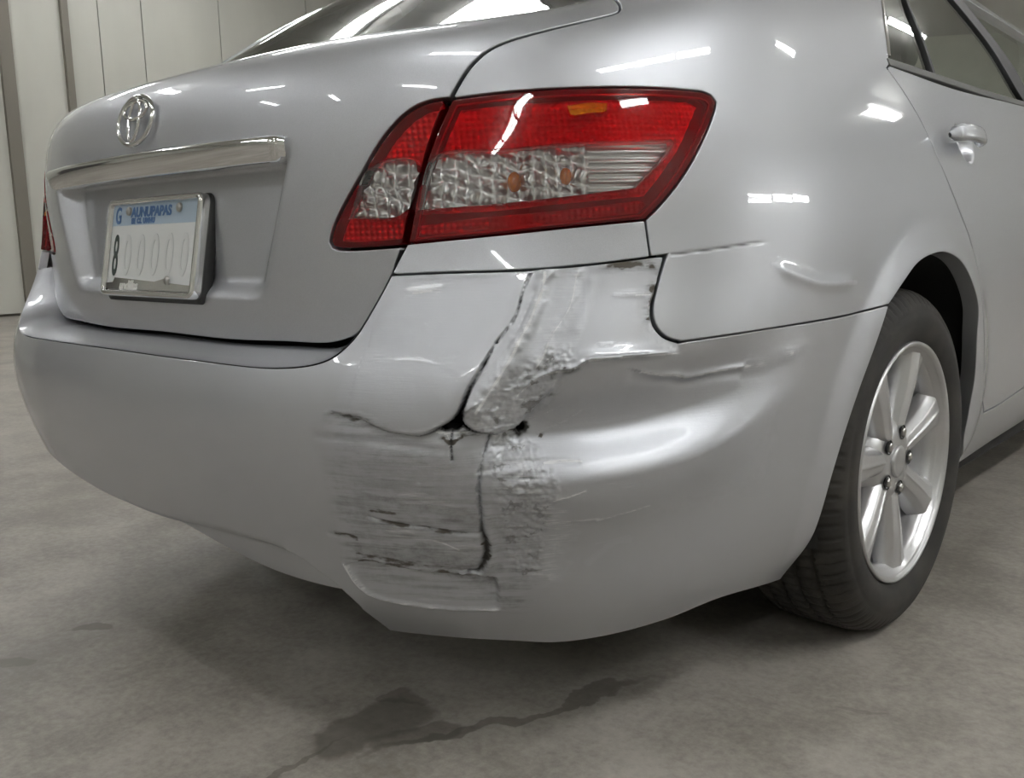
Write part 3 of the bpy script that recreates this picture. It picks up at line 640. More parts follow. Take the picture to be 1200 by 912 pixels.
def bump_paint(s, h):
    pts = np.stack([s, h], 1); C = np.zeros((len(s), 4)); C[:, 3] = 0
    m = (s > .30) & (s < 1.45); q = pts[m]; x, y = q.T
    R = np.zeros(len(q)); G = np.zeros(len(q)); B = np.zeros(len(q))
    ragged = (fbm(x*45, y*160, 4)-.5)*2
    for L, a, w in STREAKS:
        dd, _, al = near(L, q, False, True); R = np.maximum(R, 1.15*a*gauss(np.maximum(dd+ragged*w*1.5, 0), w*1.25)*sst(-.02, .18, al)*sst(1.02, .82, al)*(.45+.75*fbm(x*80, y*240, 4)))
    sw = np.where(inside(SCRAPE, q), sst(0, .03, near(SCRAPE, q)), 0)
    R = np.maximum(R, sw*(.40+.35*sst(.48, .7, fbm(x*7, (y+.12*x)*38, 4))))
    for L, a, w in SCUFF_GLINT_LINES:
        dd = near(L, q, False); G = np.maximum(G, a*gauss(np.maximum(dd+ragged*w*.8, 0), w))
    G = np.maximum(G, .30*np.where(inside(FLAP_AREA, q), sst(0, .02, near(FLAP_AREA, q)), 0)); lb = np.where(inside(LOBE_AREA, q), sst(0, .006, near(LOBE_AREA, q)), 0); G = np.maximum(G, .45*lb)
    ax = x-GX; G = np.maximum(G, .30*sst(-.19, -.05, ax)*sst(.36, .2, ax)*sst(.14, .06, np.abs(y-GY+.02)))
    dfo = near(L_FOLD1, q, False); cw = np.where(inside(CRUMPLE, q), sst(0, .015, near(CRUMPLE, q)), 0)
    G = np.maximum(G, cw*.45); thin = np.zeros(len(q))
    for L, a, w in WHITE_LINES: thin = np.maximum(thin, a*gauss(near(L, q, False)+.0006*(fbm(x*200, y*200, 2)-.5), w))
    A = np.maximum(np.maximum(cw*(.42+.2*fbm(x*25, y*25, 2)), np.maximum(thin, lb*.5*sst(.05, .012, dfo))), np.maximum(gauss(f1 := near(L_FOLD1, q, False), .0028), np.maximum(.8*gauss(near(L_FOLD2, q, False), .0022), np.maximum(gauss(near(SCRATCH, q, False), .0022), .9*gauss(near(L_CREASE, q, False), .0018))))*(.55+.6*fbm(x*90, y*90, 3))); R = np.maximum(R, cw*.80*sst(.53, .68, fbm(x*110, y*110, 4)))  # alpha also carries painted highlights along folds and crease
    dcr, _, ac = near(L_CRACK, q, False, True); jag = .0016*(fbm(x*220, y*220, 2)-.5)*2
    B = np.maximum(B, gauss(dcr+jag, .0006+.0009*sst(.35, 1, ac))*np.maximum(sst(.30, .55, fbm(x*40+7, y*40, 2)+.06), sst(.5, .8, ac)))
    dv, sv, av = near(L_VCRACK, q, False, True); B = np.maximum(B, gauss(dv+jag, .0007+.0034*sst(.52, .68, av)*sst(1.05, .8, av))*(.55+.45*sst(.5, .7, av)))
    dt, sdt, at_ = near(L_TEAR, q, False, True); B = np.maximum(B, gauss(dt, .0013)*sst(.2, .4, at_))
    B = np.maximum(B, gauss(near(L_SPLIT, q, False)+jag, .0008)); dh = near(HOLE, q); B = np.maximum(B, gauss(np.maximum(dh+jag*2, 0), .003)); B = np.maximum(B, gauss(near(VOID, q), .0012))
    dl, sdl, al2 = near(L_LOBE, q, False, True); B = np.maximum(B, .9*gauss(dl+jag, .0012)*sst(.62, .5, al2))
    C[m, 3] = A; C[m, 0] = np.clip(R, 0, 1); C[m, 1] = np.clip(G, 0, 1); C[m, 2] = np.clip(B, 0, 1)
    return C
Q_LINE = cr([(0.8054, 0.7457), (0.8484, 0.7487), (0.9167, 0.7544), (0.9821, 0.7596), (1.0063, 0.7602)], .004)
Q_DENT = cr([(1.0106, 0.7291), (1.0638, 0.7131), (1.1405, 0.6976), (1.2821, 0.6921)], .004)
def quarter_move(s, h):
    k = np.zeros(len(s)); m = (s > .8) & (s < 1.6) & (h < .9); q = np.stack([s, h], 1)[m]
    a, _, aa = near(Q_LINE, q, False, True); b, sb, ab = near(Q_DENT, q, False, True)
    k[m] = -.0008*gauss(a, .0018)*sst(1, .8, aa)+.003*gauss(b, .010)*sst(0, .2, ab)*sst(1, .8, ab)
    return k
def quarter_paint(s, h):
    C = np.zeros((len(s), 4)); C[:, 3] = 0; m = (s > .8) & (s < 1.6) & (h < .9); q = np.stack([s, h], 1)[m]
    a, sa, al = near(Q_LINE, q, False, True); C[m, 2] = .75*gauss(a, .0011)*sst(1, .7, al)
    b = near(Q_DENT, q, False); C[m, 1] = .35*gauss(b, .004)
    return C
Q_BOX = (min(Q_LINE[:, 0].min(), Q_DENT[:, 0].min())-.03, max(Q_LINE[:, 0].max(), Q_DENT[:, 0].max())+.03, min(Q_LINE[:, 1].min(), Q_DENT[:, 1].min())-.03, max(Q_LINE[:, 1].max(), Q_DENT[:, 1].max())+.03)

DMG = (.36, .98, .18, .76)
bumper = panel('rear_bumper', car, BUMPER, M_DAMAGED, spacing=.010, dense=[(*DMG, .0016 if not QUICK else .004)], move=bump_move, paint=bump_paint, cut=bump_cut, own_normals=True, gap=.0012, depth=.02)
# ledge between the bumper's lip and the boot lid
def ledge():
    n = 120; t = np.linspace(0, 1, n)
    def res(c, fn):
        c = np.asarray(c); d = np.r_[0, np.cumsum(np.hypot(*np.diff(c, axis=0).T))]; d /= d[-1]
        return fn(np.interp(t, d, c[:, 0]), np.interp(t, d, c[:, 1]))
    hc = HORN; tc = TRUNK_LOW
    a = skin(*resample_x(hc, n).T); b = trunk_skin(*resample_x(tc, n).T)
    b = b+[0, .03, -.003]
    rows = [a+(b-a)*k+np.array([0, 0, -.004*math.sin(min(k*6, 1)*math.pi/2)+.004*0]) for k in (.0, .03, .08, .2, .5, .8, 1.0)]
    P = np.stack(rows); P[:, :, 2] += .010*np.sin(np.pi*np.array([.0, .03, .08, .2, .5, .8, 1.0]))[:, None]; P = np.concatenate([P[:, ::-1][:, :-1]*[-1, 1, 1], P], 1)
    sheet('bumper_ledge', bumper, P, M_PAINT)
def resample_x(c, n):
    c = np.asarray(c); d = np.r_[0, np.cumsum(np.hypot(*np.diff(c, axis=0).T))]; t = np.linspace(0, d[-1], n)
    return np.stack([np.interp(t, d, c[:, 0]), np.interp(t, d, c[:, 1])], 1)
ledge()
# what shows through the tear: a black sheet put behind the skin for its darkness
def dark_backing_sheet():
    s = np.linspace(-.95, .95, 80); h = np.linspace(.30, .62, 12); S, H = np.meshgrid(s, h)
    P = skin(S, H); e = 1e-3; N = nrm(np.cross(skin(S+e, H)-skin(S-e, H), skin(S, H+e)-skin(S, H-e)))
    sheet('dark_backing', car, P-N*.085, M_BLACK)
dark_backing_sheet()

# ---- quarter panel, pillar and sill
LAMP_EDGE = cr([(0.7955, 0.7916), (0.8165, 0.8103), (0.8529, 0.8486), (0.9006, 0.9087), (0.9193, 0.9355)])
LAMP_TIP = cr([(0.9193, 0.9355), (0.9241, 0.9471), (0.9173, 0.9562), (0.9020, 0.9610)])
LAMP_TOP = cr([(0.9020, 0.9610), (0.8317, 0.9619), (0.7224, 0.9584), (0.6406, 0.9535), (0.5751, 0.9476)])
TRUNK_GAP = cr(np.vstack([[(0.5751, 0.9476), (0.5879, 0.9687), (0.6018, 0.9899), (0.6230, 1.0128), (0.6491, 1.0278), (0.6869, 1.0429), (0.7387, 1.0631), (0.7765, 1.0833)], [(.775, 1.10), (.74, 1.16)]]))
GLASS_EDGE = cr([(.74, 1.16), (.70, 1.26), (.69, 1.42), (.70, 1.56), (.72, 1.70)])
ROOF_Y = 1.95
WIN_REAR = cr([(1.85, 1.60), (1.815, 1.45), (1.795, 1.31), (1.712, 1.1676), (1.640, 1.0823), (1.632, 1.074)])
BELT = cr(np.vstack([[(1.632, 1.074)], [(2.0904, 1.0671), (2.8352, 1.0883)], [side(ROOF_Y, 1.098)]]))
DOOR_GAP = cr([(1.6088, 1.0644), (1.6630, 1.0222), (1.7042, 0.9757), (1.7339, 0.9220), (1.7797, 0.8646), (1.8460, 0.8051), (1.9150, 0.7471), (1.9529, 0.6829), (1.9612, 0.6154), (1.9930, 0.5331), (2.0467, 0.4462), (2.1852, 0.3513)])
SILL_TOP = cr(np.vstack([[(2.1852, 0.3513), (2.3549, 0.3515), (2.5570, 0.3606)], [side(1.2, .363), side(ROOF_Y, .366)]]))
SILL_LOW = cr(np.vstack([[(2.2395, 0.2291), (2.5527, 0.2346), (2.9916, 0.2294)], [side(1.3, .232), side(ROOF_Y, .232)]]))
ARCH_EDGE = cr([(1.4025, 0.6504), (1.4702, 0.6834), (1.5437, 0.7123), (1.6411, 0.7265), (1.7250, 0.7251), (1.8161, 0.7031), (1.8820, 0.6620), (1.9278, 0.6124), (1.9429, 0.5522), (1.9875, 0.4530), (2.0149, 0.3761), (2.0597, 0.3035), (2.2395, 0.2291)])
SEAM = cr([(0.7955, 0.7916), (0.7991, 0.7682), (0.8031, 0.7452)])
J2 = JOINT_STRIP[np.argmin(np.hypot(*(JOINT_STRIP-SEAM[-1]).T)):]
roof_line = cr([(.72, 1.70), (1.3, 1.70), (1.85, 1.69), side(ROOF_Y, 1.425)])
win_top = cr([side(ROOF_Y, 1.378), side(.9, 1.382), (1.85, 1.60)])
quarter = loop(SEAM, J2[1:], JOINT_CORNER[1:], JOINT_SIDE[1:], ARCH_EDGE[1:], SILL_LOW[1:], SILL_TOP[::-1], DOOR_GAP[::-1][1:], [BELT[0]], WIN_REAR[::-1], win_top[::-1], roof_line[::-1], GLASS_EDGE[::-1], TRUNK_GAP[::-1], LAMP_TOP[::-1], LAMP_TIP[::-1], LAMP_EDGE[::-1])
for mm in (False, True):
    panel('quarter_panel', car, quarter, M_DAMAGED if not mm else M_PAINT, spacing=.014, mirror=mm, gap=.0012, depth=.030, paint=quarter_paint if not mm else None, move=quarter_move if not mm else None, dense=[(*Q_BOX, .0028)] if not mm else ())
# painted strip under the lamp
LAMP_BOT = cr([(0.7955, 0.7916), (0.7089, 0.7851), (0.6157, 0.7770), (0.5164, 0.7690)])
STRIP_IN = cr([(0.5164, 0.7690), (0.5087, 0.7509), (0.5008, 0.7307)])
strip = loop(LAMP_BOT, STRIP_IN, JOINT_STRIP[:len(JOINT_STRIP)-len(J2)+1], SEAM[::-1])
for mm in (False, True): panel('lamp_filler_panel', car, strip, M_PAINT, spacing=.008, mirror=mm, gap=.0009)

# ---- rear and front doors
DOOR_HANDLE = [(1.9782, 0.9420)][0]
def door_move(s, h): return -.020*sst(1, .45, np.hypot((s-DOOR_HANDLE[0]+.004)/.062, (h-DOOR_HANDLE[1])/.046))
for mm in (False, True):
    d_ = panel('rear_door', car, loop(DOOR_GAP, SILL_TOP[SILL_TOP[:, 0] < side(1.05, .363)[0]], cr([side(1.05, .363), side(1.06, .7), side(1.045, 1.085)]), BELT[::-1][BELT[::-1][:, 0] < side(1.045, 1.085)[0]]), M_PAINT, spacing=.02, dense=[(DOOR_HANDLE[0]-.08, DOOR_HANDLE[0]+.08, DOOR_HANDLE[1]-.06, DOOR_HANDLE[1]+.06, .004)], move=door_move, mirror=mm, gap=.002)
    if not mm: rear_door = d_
    panel('front_door', car, loop(cr([side(1.05, .363), side(1.06, .7), side(1.045, 1.085)])[::-1], cr([side(1.05, .363), side(1.93, .366)]), cr([side(1.93, .366), side(1.93, 1.09)]), cr([side(1.93, 1.09), side(1.045, 1.085)])), M_PAINT, spacing=.03, mirror=mm, gap=.002)

# ---- boot lid
def recess(s, h):
    """hollow for the number plate"""
    x = np.abs(s)/1.045
    half = .262+(h-.70)/.185*.062
    m = sst(half+.012, half-.03, x)*sst(.690, .722, h)*sst(.905, .880, h)
    return -m*(.030+.10*np.clip(h-.78, -.1, .12))
def sst_(a, b, x): return sst(a, b, x)
LAMP_IN = cr([(0.4986, 0.7668), (0.4622, 0.7648), (0.4200, 0.7639), (0.4043, 0.7670), (0.4012, 0.7733), (0.4052, 0.7868), (0.4175, 0.8090), (0.4511, 0.8561), (0.4881, 0.9039), (0.5215, 0.9338), (0.5476, 0.9449), (0.5713, 0.9477)])
T_LOW = cr([(0.4836, 0.7306), (0.4918, 0.7504), (0.4997, 0.7667)])
T_GAP = TRUNK_GAP
deck_top = cr([(.74, 1.16), (.70, 1.26), (.66, 1.40), (.55, 1.45), (.30, 1.455), (0, 1.455)])
half_t = np.vstack([TRUNK_LOW, T_LOW, LAMP_IN, T_GAP, deck_top])
trunk = panel('trunk_lid', car, loop(half_t, mir(half_t)), M_PAINT, fn=trunk_skin, spacing=.014, dense=[(-.42, .42, .66, .93, .006)], move=recess, gap=.0026, depth=.02)

# ---- tail lamps
def lamp(mirror):
    sg = -1 if mirror else 1
    lab = lambda o, n: o
    root = panel('tail_lamp', car, loop(LAMP_BOT, cr([(0.5164, 0.7690), (0.5285, 0.8391), (0.5496, 0.8978), (0.5751, 0.9476)]), LAMP_TOP[::-1], LAMP_TIP[::-1], LAMP_EDGE[::-1]), M_HOUSE, spacing=.012, off=-.022, gap=-.0005, mirror=mirror, depth=.0, flange=False)
    outer = loop(LAMP_BOT, cr([(0.5164, 0.7690), (0.5285, 0.8391), (0.5496, 0.8978), (0.5751, 0.9476)]), LAMP_TOP[::-1], LAMP_TIP[::-1], LAMP_EDGE[::-1])
    chamber = loop(cr([(0.5242, 0.8051), (0.5391, 0.8536), (0.5573, 0.8931), (0.5813, 0.9387)]), cr([(0.5813, 0.9387), (0.6394, 0.9427), (0.7209, 0.9482), (0.8295, 0.9509), (0.8902, 0.9489), (0.9000, 0.9420)]), cr([(0.9000, 0.9420), (0.8541, 0.8798), (0.8005, 0.8211)]), cr([(0.8005, 0.8211), (0.6849, 0.8128), (0.6073, 0.8066), (0.5242, 0.8051)]))
    band = loop(cr([(0.5272, 0.8093), (0.5483, 0.8765), (0.6335, 0.8833), (0.7132, 0.8885), (0.8186, 0.8919), (0.8383, 0.8927)]), cr([(0.8383, 0.8927), (0.8425, 0.8873), (0.7850, 0.8298)]), cr([(0.7850, 0.8298), (0.6850, 0.8191), (0.6073, 0.8129), (0.5272, 0.8093)]))
    panel('red_lens', root, outer, M_RED, spacing=.01, off=.0015, gap=.0016, r=.0025, depth=.020, holes=[band, amber], mirror=mirror)
    panel('clear_lens', root, band, M_CLEAR, spacing=.01, off=.0012, gap=0, r=.0006, depth=.004, mirror=mirror)
    panel('reflector', root, chamber, M_REFL, spacing=.010, dense=[(.4, .95, .76, .96, .0018)], off=-.014, gap=0, move=facets, own_normals=True, flange=False, mirror=mirror)
    low = loop(cr([(0.5223, 0.7945), (0.5976, 0.8027), (0.6849, 0.8086), (0.7913, 0.8191)]), cr([(0.7913, 0.8191), (0.8048, 0.8126), (0.7910, 0.8001)]), cr([(0.7910, 0.8001), (0.7088, 0.7924), (0.6154, 0.7844), (0.5230, 0.7784)]), cr([(0.5230, 0.7784), (0.5223, 0.7945)]))
    panel('lower_reflector', root, low, M_REFL_DIM, spacing=.0022, off=-.013, gap=0, move=facets, own_normals=True, flange=False, mirror=mirror)
    panel('reflector_rim', root, offset(outer, .0058), M_REFL_DIM, spacing=.006, off=-.006, gap=0, r=.0005, depth=.002, holes=[offset(outer, .0078)], mirror=mirror)
    panel('amber_glint', root, amber, M_AMBERGLINT, spacing=.01, off=.0012, gap=0, r=.0006, depth=.004, mirror=mirror)
    inner = loop(LAMP_IN, cr([(0.5713, 0.9477), (0.5544, 0.9146), (0.5290, 0.8553), (0.5092, 0.8024), (0.4986, 0.7668)]))
    return root, inner
def optics(s, h, band, flute_from):
    """optics of the lamp: small pillows behind the red, large uneven facets and flutes behind the clear band"""
    a = np.abs(np.sin(s*np.pi/.0075))*np.abs(np.sin(h*np.pi/.0075)); d = .0026*a
    q = np.stack([s, h], 1); b = inside(band, q); k = sst(0, .003, near(band, q))*b
    w = fbm(s*45, h*45, 2)*2.2
    c = np.abs(np.sin(s*np.pi/.0155+w))*np.abs(np.sin(h*np.pi/.019+w*1.3+s*40)); fl = np.abs(np.sin(h*np.pi/.0125+.4))
    return np.where(b, k*np.where(s > flute_from, .0060*fl, .0085*c+.0030*(fbm(s*140, h*140, 2)-.5))-.001, d+.0015*(fbm(s*60, h*60, 2)-.5))
def facets(s, h): return optics(s, h, BAND_OUT, FLUTE[0])
def facets_in(s, h): return optics(s, h, BAND_IN, 9)
BAND_OUT = loop(cr([(0.5272, 0.8093), (0.5483, 0.8765), (0.6335, 0.8833), (0.7132, 0.8885), (0.8186, 0.8919), (0.8383, 0.8927)]), cr([(0.8383, 0.8927), (0.8425, 0.8873), (0.7850, 0.8298)]), cr([(0.7850, 0.8298), (0.6850, 0.8191), (0.6073, 0.8129), (0.5272, 0.8093)]))
FLUTE = [(0.7269, 0.8589)][0]
amber = loop(cr([(0.7087, 0.9349), (0.7364, 0.9393), (0.7599, 0.9384)]), cr([(0.7599, 0.9384), (0.7570, 0.9271), (0.7341, 0.9238), (0.7110, 0.9218), (0.7087, 0.9349)]))  # outline of the orange glint inset
BULBS = [(0.6389, 0.8433), (0.6999, 0.8489)]
BAND_IN = loop(cr([(0.4288, 0.8019), (0.4662, 0.8684), (0.5240, 0.8748), (0.5033, 0.8069), (0.4288, 0.8019)]))
for mm in (False, True):
    root, inner = lamp(mm)
    r2 = panel('trunk_lamp', car, inner, M_HOUSE, fn=trunk_skin, spacing=.012, off=-.022, gap=-.0005, mirror=mm, flange=False)
    panel('red_lens', r2, inner, M_RED, fn=trunk_skin, spacing=.008, off=.0015, gap=.0016, r=.0025, depth=.02, holes=[BAND_IN], mirror=mm)
    panel('clear_lens', r2, BAND_IN, M_CLEAR, fn=trunk_skin, spacing=.008, off=.0012, gap=0, r=.0006, depth=.004, mirror=mm)
    panel('reflector', r2, offset(inner, .007), M_REFL, fn=trunk_skin, spacing=.0018, off=-.014, gap=0, move=facets_in, own_normals=True, flange=False, mirror=mm)
    for q, sz in zip(BULBS, (.013, .011)):
        P = skin(np.array([q[0]]), np.array([q[1]]))[0]; e = 1e-3
        N = nrm(np.cross(skin(q[0]+e, q[1])-skin(q[0]-e, q[1]), skin(q[0], q[1]+e)-skin(q[0], q[1]-e)))
        c = P-N*.010
        if mm: c = c*[-1, 1, 1]
        th = np.linspace(0, np.pi, 9); ring = np.linspace(0, 2*np.pi, 16, endpoint=False)
        B = np.stack([c[0]+sz*.7*np.sin(th)[:, None]*np.cos(ring), c[1]+sz*.7*np.sin(th)[:, None]*np.sin(ring), c[2]+np.repeat(sz*np.cos(th)[:, None], 16, 1)], -1)
        sheet('bulb', root, B, M_AMBER, closed=True)

# ---- chrome bar over the plate
def garnish():
    n = 90; x = np.linspace(-1, 1, n); P = []
    for k in x:
        s = k*.352; a = abs(k)
        top = .9235-.004*a*a; bot = .884+.0*a
        if a > .94: f = (a-.94)/.06; bot = bot+.012*f*f; top -= .006*f**3
        y = trunk_skin(np.array([s]), np.array([.90]))[0]; o = np.array([0, -1, 0.])*1.0+np.array([.35*k, 0, 0])
        e = (1-max(0, (a-.955)/.045)**2)**.5 if a > .955 else 1
        pr = [(-.012, top+.001), (.006, top), (.0145, top-.003), (.0185, top-.0085), (.0175, top-.014), (.0115, bot+.003), (.009, bot), (.003, bot-.003), (-.03, bot-.002)]
        P.append([[y[0]+o[0]*d*max(e, .15), y[1]+o[1]*d*max(e, .15), z] for d, z in pr])
    g = sheet('garnish_bar', car, np.array(P), M_CHROME); return g
garnish()

# ---- emblem: three crossing oval rings
def emblem():
    c = trunk_skin(np.array([0.]), np.array([.972]))[0]; up = nrm(trunk_skin(np.array([0.]), np.array([.99]))[0]-trunk_skin(np.array([0.]), np.array([.955]))[0])
    X = np.array([1., 0, 0]); N = nrm(np.cross(X, up)); th = np.linspace(0, 2*np.pi, 48, endpoint=False)
    root = None
    for nm, a, b, dz, r in (('outer_ring', .057, .039, 0, .0042), ('inner_ring', .0175, .034, .0, .0034), ('upper_ring', .038, .0145, .0165, .0034)):
        path = c+X*(a*np.cos(th))[:, None]+up*(b*np.sin(th)+dz)[:, None]+N*(.006+.002*(nm != 'outer_ring'))
        o = sheet(nm if root else 'emblem', root or car, tube(path, r, 10, closed=True), M_CHROME, closed=True)
        # close the ring
        me = o.data; a_, b_ = 48, 10
        import bmesh
        bm = bmesh.new(); bm.from_mesh(me); bm.verts.ensure_lookup_table()
        for j in range(b_): bm.faces.new([bm.verts[(a_-1)*b_+j], bm.verts[(a_-1)*b_+(j+1) % b_], bm.verts[(j+1) % b_], bm.verts[j]]).smooth = True
        bm.to_mesh(me); bm.free()
        root = root or o
emblem()

# ---- number plate
M_PLATE = mat('plate_face', (.70, .715, .71), .35); M_PLATEBLUE = mat('plate_blue', (.40, .50, .60), .35)
M_INK = mat('plate_ink', (.02, .035, .03), .4); M_INKBLUE = mat('plate_blue_ink', (.07, .16, .36), .4); M_FAINT = mat('plate_relief', (.665, .68, .675), .35)
M_SCRIPT = mat('frame_script', (.75, .75, .72), .4)
plate = None
def number_plate():
    global plate
    pc = Vector((0, -1.000, .772)); tilt = .195
    rot = Matrix.Rotation(math.radians(90)-tilt, 4, 'X')
    M = Matrix.Translation(pc) @ rot            # local x right, y up the plate, z out of the car
    def put(o): o.parent = car; o.matrix_local = M; return o
    plate = link('license_plate', box_mesh('license_plate', [(-.150, .150, -.075, .075, -.002, 0)]), M_PLATE); put(plate)
    def sub(name, boxes, m, bev=0):
        o = link(name, box_mesh(name, boxes), m, plate)
        if bev: bevelled(o, bev)
        return o
    sub('header_band', [(-.1485, .1485, .038, .0745, 0, .0004)], M_PLATEBLUE)
    # frame: rounded ring
    def rr(w, h, r, n=8):
        pts = []
        for cx, cy, a0 in ((w-r, h-r, 0), (-w+r, h-r, 90), (-w+r, -h+r, 180), (w-r, -h+r, 270)):
            for k in range(n+1):
                a = math.radians(a0+90*k/n); pts.append((cx+r*math.cos(a), cy+r*math.sin(a)))
        return np.array(pts)
    rings = []
    for (w, h, r, z) in ((.158, .083, .014, -.012), (.1585, .0835, .014, .004), (.157, .082, .013, .0075), (.151, .0765, .009, .0085), (.1475, .0735, .006, .006), (.1468, .0728, .006, .0004)):
        q = rr(w, h, r); rings.append(np.c_[q, np.full(len(q), z)])
    sheet('plate_frame', plate, np.array(rings), M_CHROME, closed=True, flip=True)
    sheet('plate_backing', plate, np.array([np.c_[rr(w, h, .014)+[0, -.002], np.full(36, z)] for (w, h, z) in ((.162, .087, -.024), (.162, .087, -.010), (.150, .076, -.0095))]), M_BLACK, closed=True, flip=True)
    # lower lip of the frame with its script
    q = [(-.148, -.072), (-.148, -.062), (-.118, -.060), (-.112, -.052), (-.04, -.0545), (.03, -.0575), (.058, -.053), (.072, -.050), (.078, -.059), (.118, -.061), (.148, -.062), (.148, -.072)]
    me = bpy.data.meshes.new('lower_tab'); n = len(q)
    me.from_pydata([(x, y, z) for z in (.0005, .0045) for x, y in q], [], [tuple(range(n, 2*n)), tuple(range(n))[::-1]]+[(i, (i+1) % n, n+(i+1) % n, n+i) for i in range(n)]); me.update()
    link('lower_tab', me, M_CHROME, plate)
    for x, y in ((-.088, .062), (.083, .0625)):
        s_ = sheet('screw', plate, np.swapaxes(np.array([lathe([(0, .0075), (.003, .0075), (.0048, .005), (.005, .0)], 16)]), 0, 0)[0][..., [1, 2, 0]]+[x, y, .0004], M_STEEL, closed=True)
    s_ = sheet('screw', plate, lathe([(0, .007), (.003, .007), (.0048, .0045), (.005, .0)], 16)[..., [1, 2, 0]]+[.074, -.055, .0045], M_STEEL, closed=True)
    def text(name, body, size, x, y, m, sx=1.0, z=.0006, ext=.0003, shear=0, space=1.0, bold=.0008):
        cu = bpy.data.curves.new(name, 'FONT'); cu.body = body; cu.size = size; cu.extrude = ext; cu.align_x = 'LEFT'; cu.shear = shear; cu.space_character = space
        cu.offset = bold; tmp = bpy.data.objects.new(name, cu); cu.materials.append(m); me = bpy.data.meshes.new_from_object(tmp); bpy.data.objects.remove(tmp); o = bpy.data.objects.new(name, me); COL.objects.link(o); o.parent = plate; o.location = (x, y, z); o.scale = (sx, 1, 1); return o
    text('plate_text', '8', .100, -.136, -.047, M_INK, .42)
    text('header_text', 'AUNUPAPAS', .023, -.080, .052, M_INKBLUE, 1.05, .001)
    text('header_text', 'EE CL UMHU', .012, -.078, .041, M_INKBLUE, 1.0, .001, space=1.25)
    text('header_text', 'G', .040, -.138, .042, M_INKBLUE, .75, .001)
    for k in range(5): text('relief_text', '0', .098, -.098+k*.048, -.046, M_FAINT, .62)
    text('frame_script', 'undillas', .022, -.092, -.072, M_SCRIPT, 1.0, .0047, shear=.25)
number_plate()

# ---- windows
def pane(name, outline, off, mm, m=M_GLASS, parent=car): return panel(name, parent, outline, m, spacing=.05, off=off, gap=0, flange=False, mirror=mm)
DIV = [[(1.9819, 1.0852)][0], [(2.0733, 1.2202)][0], [(2.0829, 1.3407)][0]]
def dlo(y, z): return side(y, z)
top_z = 1.376
belt_at = lambda s: np.interp(s, BELT[:, 0], BELT[:, 1])
div_top = (2.12, 1.592)
for mm in (False, True):
    div_line = cr(DIV+[div_top])
    g1 = loop(cr([WIN_REAR[-1], (DIV[0][0], belt_at(DIV[0][0]))]), div_line, cr([div_top, WIN_REAR[0]]), WIN_REAR)
    pane('quarter_glass', g1, -.010, mm)
    b0 = side(.98, 1.09); b1 = side(1.02, 1.10); bp = cr([side(.965, 1.085), side(.93, 1.2), side(.87, 1.376)])
    g2 = loop(div_line[::-1], cr([DIV[0], side(.965, 1.085)]), bp, cr([side(.87, 1.376), div_top]))
    pane('door_glass', g2, -.012, mm)
    bq = cr([side(1.10, 1.088), side(1.07, 1.2), side(1.02, 1.376)])
    g3 = loop(bq[::-1], cr([side(1.10, 1.088), side(1.93, 1.09)]), cr([side(1.93, 1.09), side(1.93, 1.376)]), cr([side(1.93, 1.376), side(1.02, 1.376)]))
    pane('front_glass', g3, -.012, mm)
    panel('pillar_cover', car, loop(bp[::-1], cr([side(.965, 1.085), side(1.10, 1.088)]), bq, cr([side(1.02, 1.376), side(.87, 1.376)])), M_BLACK, spacing=.03, off=-.006, gap=0, r=.002, mirror=mm)
    dv = np.array(DIV+[div_top]); w = np.array([.011, 0])
    panel('window_divider', car, loop(cr(dv-w*1.0), cr(dv[::-1]+w*1.0)), M_BLACK, spacing=.02, off=-.004, gap=0, r=.002, mirror=mm)
    # belt moulding and chrome edge behind the glass
    bm_ = np.array([BELT[0], BELT[len(BELT)//3], BELT[2*len(BELT)//3], BELT[-1]])
    panel('belt_moulding', car, loop(cr(bm_-[0, .002]), cr(bm_[::-1]+[0, .016])), M_TRIM, spacing=.03, off=.002, gap=0, r=.002, mirror=mm)
    wr = WIN_REAR[::8]
    panel('window_trim', car, loop(cr(wr-[.006, 0]), cr(wr[::-1]+[.010, 0])), M_CHROME, spacing=.02, off=.002, gap=0, r=.002, mirror=mm)

# ---- rear window and roof
def rear_window():
    hh = np.linspace(1.17, 1.70, 22); E = skin(np.interp(hh, GLASS_EDGE[::1, 1], GLASS_EDGE[:, 0]), hh)
    k = (hh-hh[0])/(hh[-1]-hh[0]); mid = np.stack([0*k, -.68+.76*k, 1.085+.385*k+.075*np.sin(k*np.pi)], 1)
    low = E.copy()
    a = np.linspace(-1, 1, 41)
    P = np.stack([np.stack([a*E[i, 0]*.995, mid[i, 1]+(E[i, 1]-mid[i, 1])*np.abs(a)**4, mid[i, 2]+(E[i, 2]-.006-mid[i, 2])*np.abs(a)**4], 1) for i in range(len(hh))])
    sheet('rear_window', car, P, M_BACKGLASS)
    top = P[-1]; yy = np.linspace(0, 1, 24)
    R_ = []
    ys = np.linspace(E[-1, 1], ROOF_Y, 24)
    for i, y in enumerate(ys):
        s_, h_ = side(max(y, .0), 1.424); e = skin(np.array([s_]), np.array([h_]))[0]
        q = i/23
        row = np.stack([a*e[0], y+(top[:, 1]-E[-1, 1])*(1-q), e[2]+.045*(1-a**2)*(1)], 1)
        if i == 0: row[:, 2] = np.maximum(top[:, 2]+.004, top[:, 2])
        R_.append(row)
    sheet('roof', car, np.array(R_), M_PAINT)
rear_window()

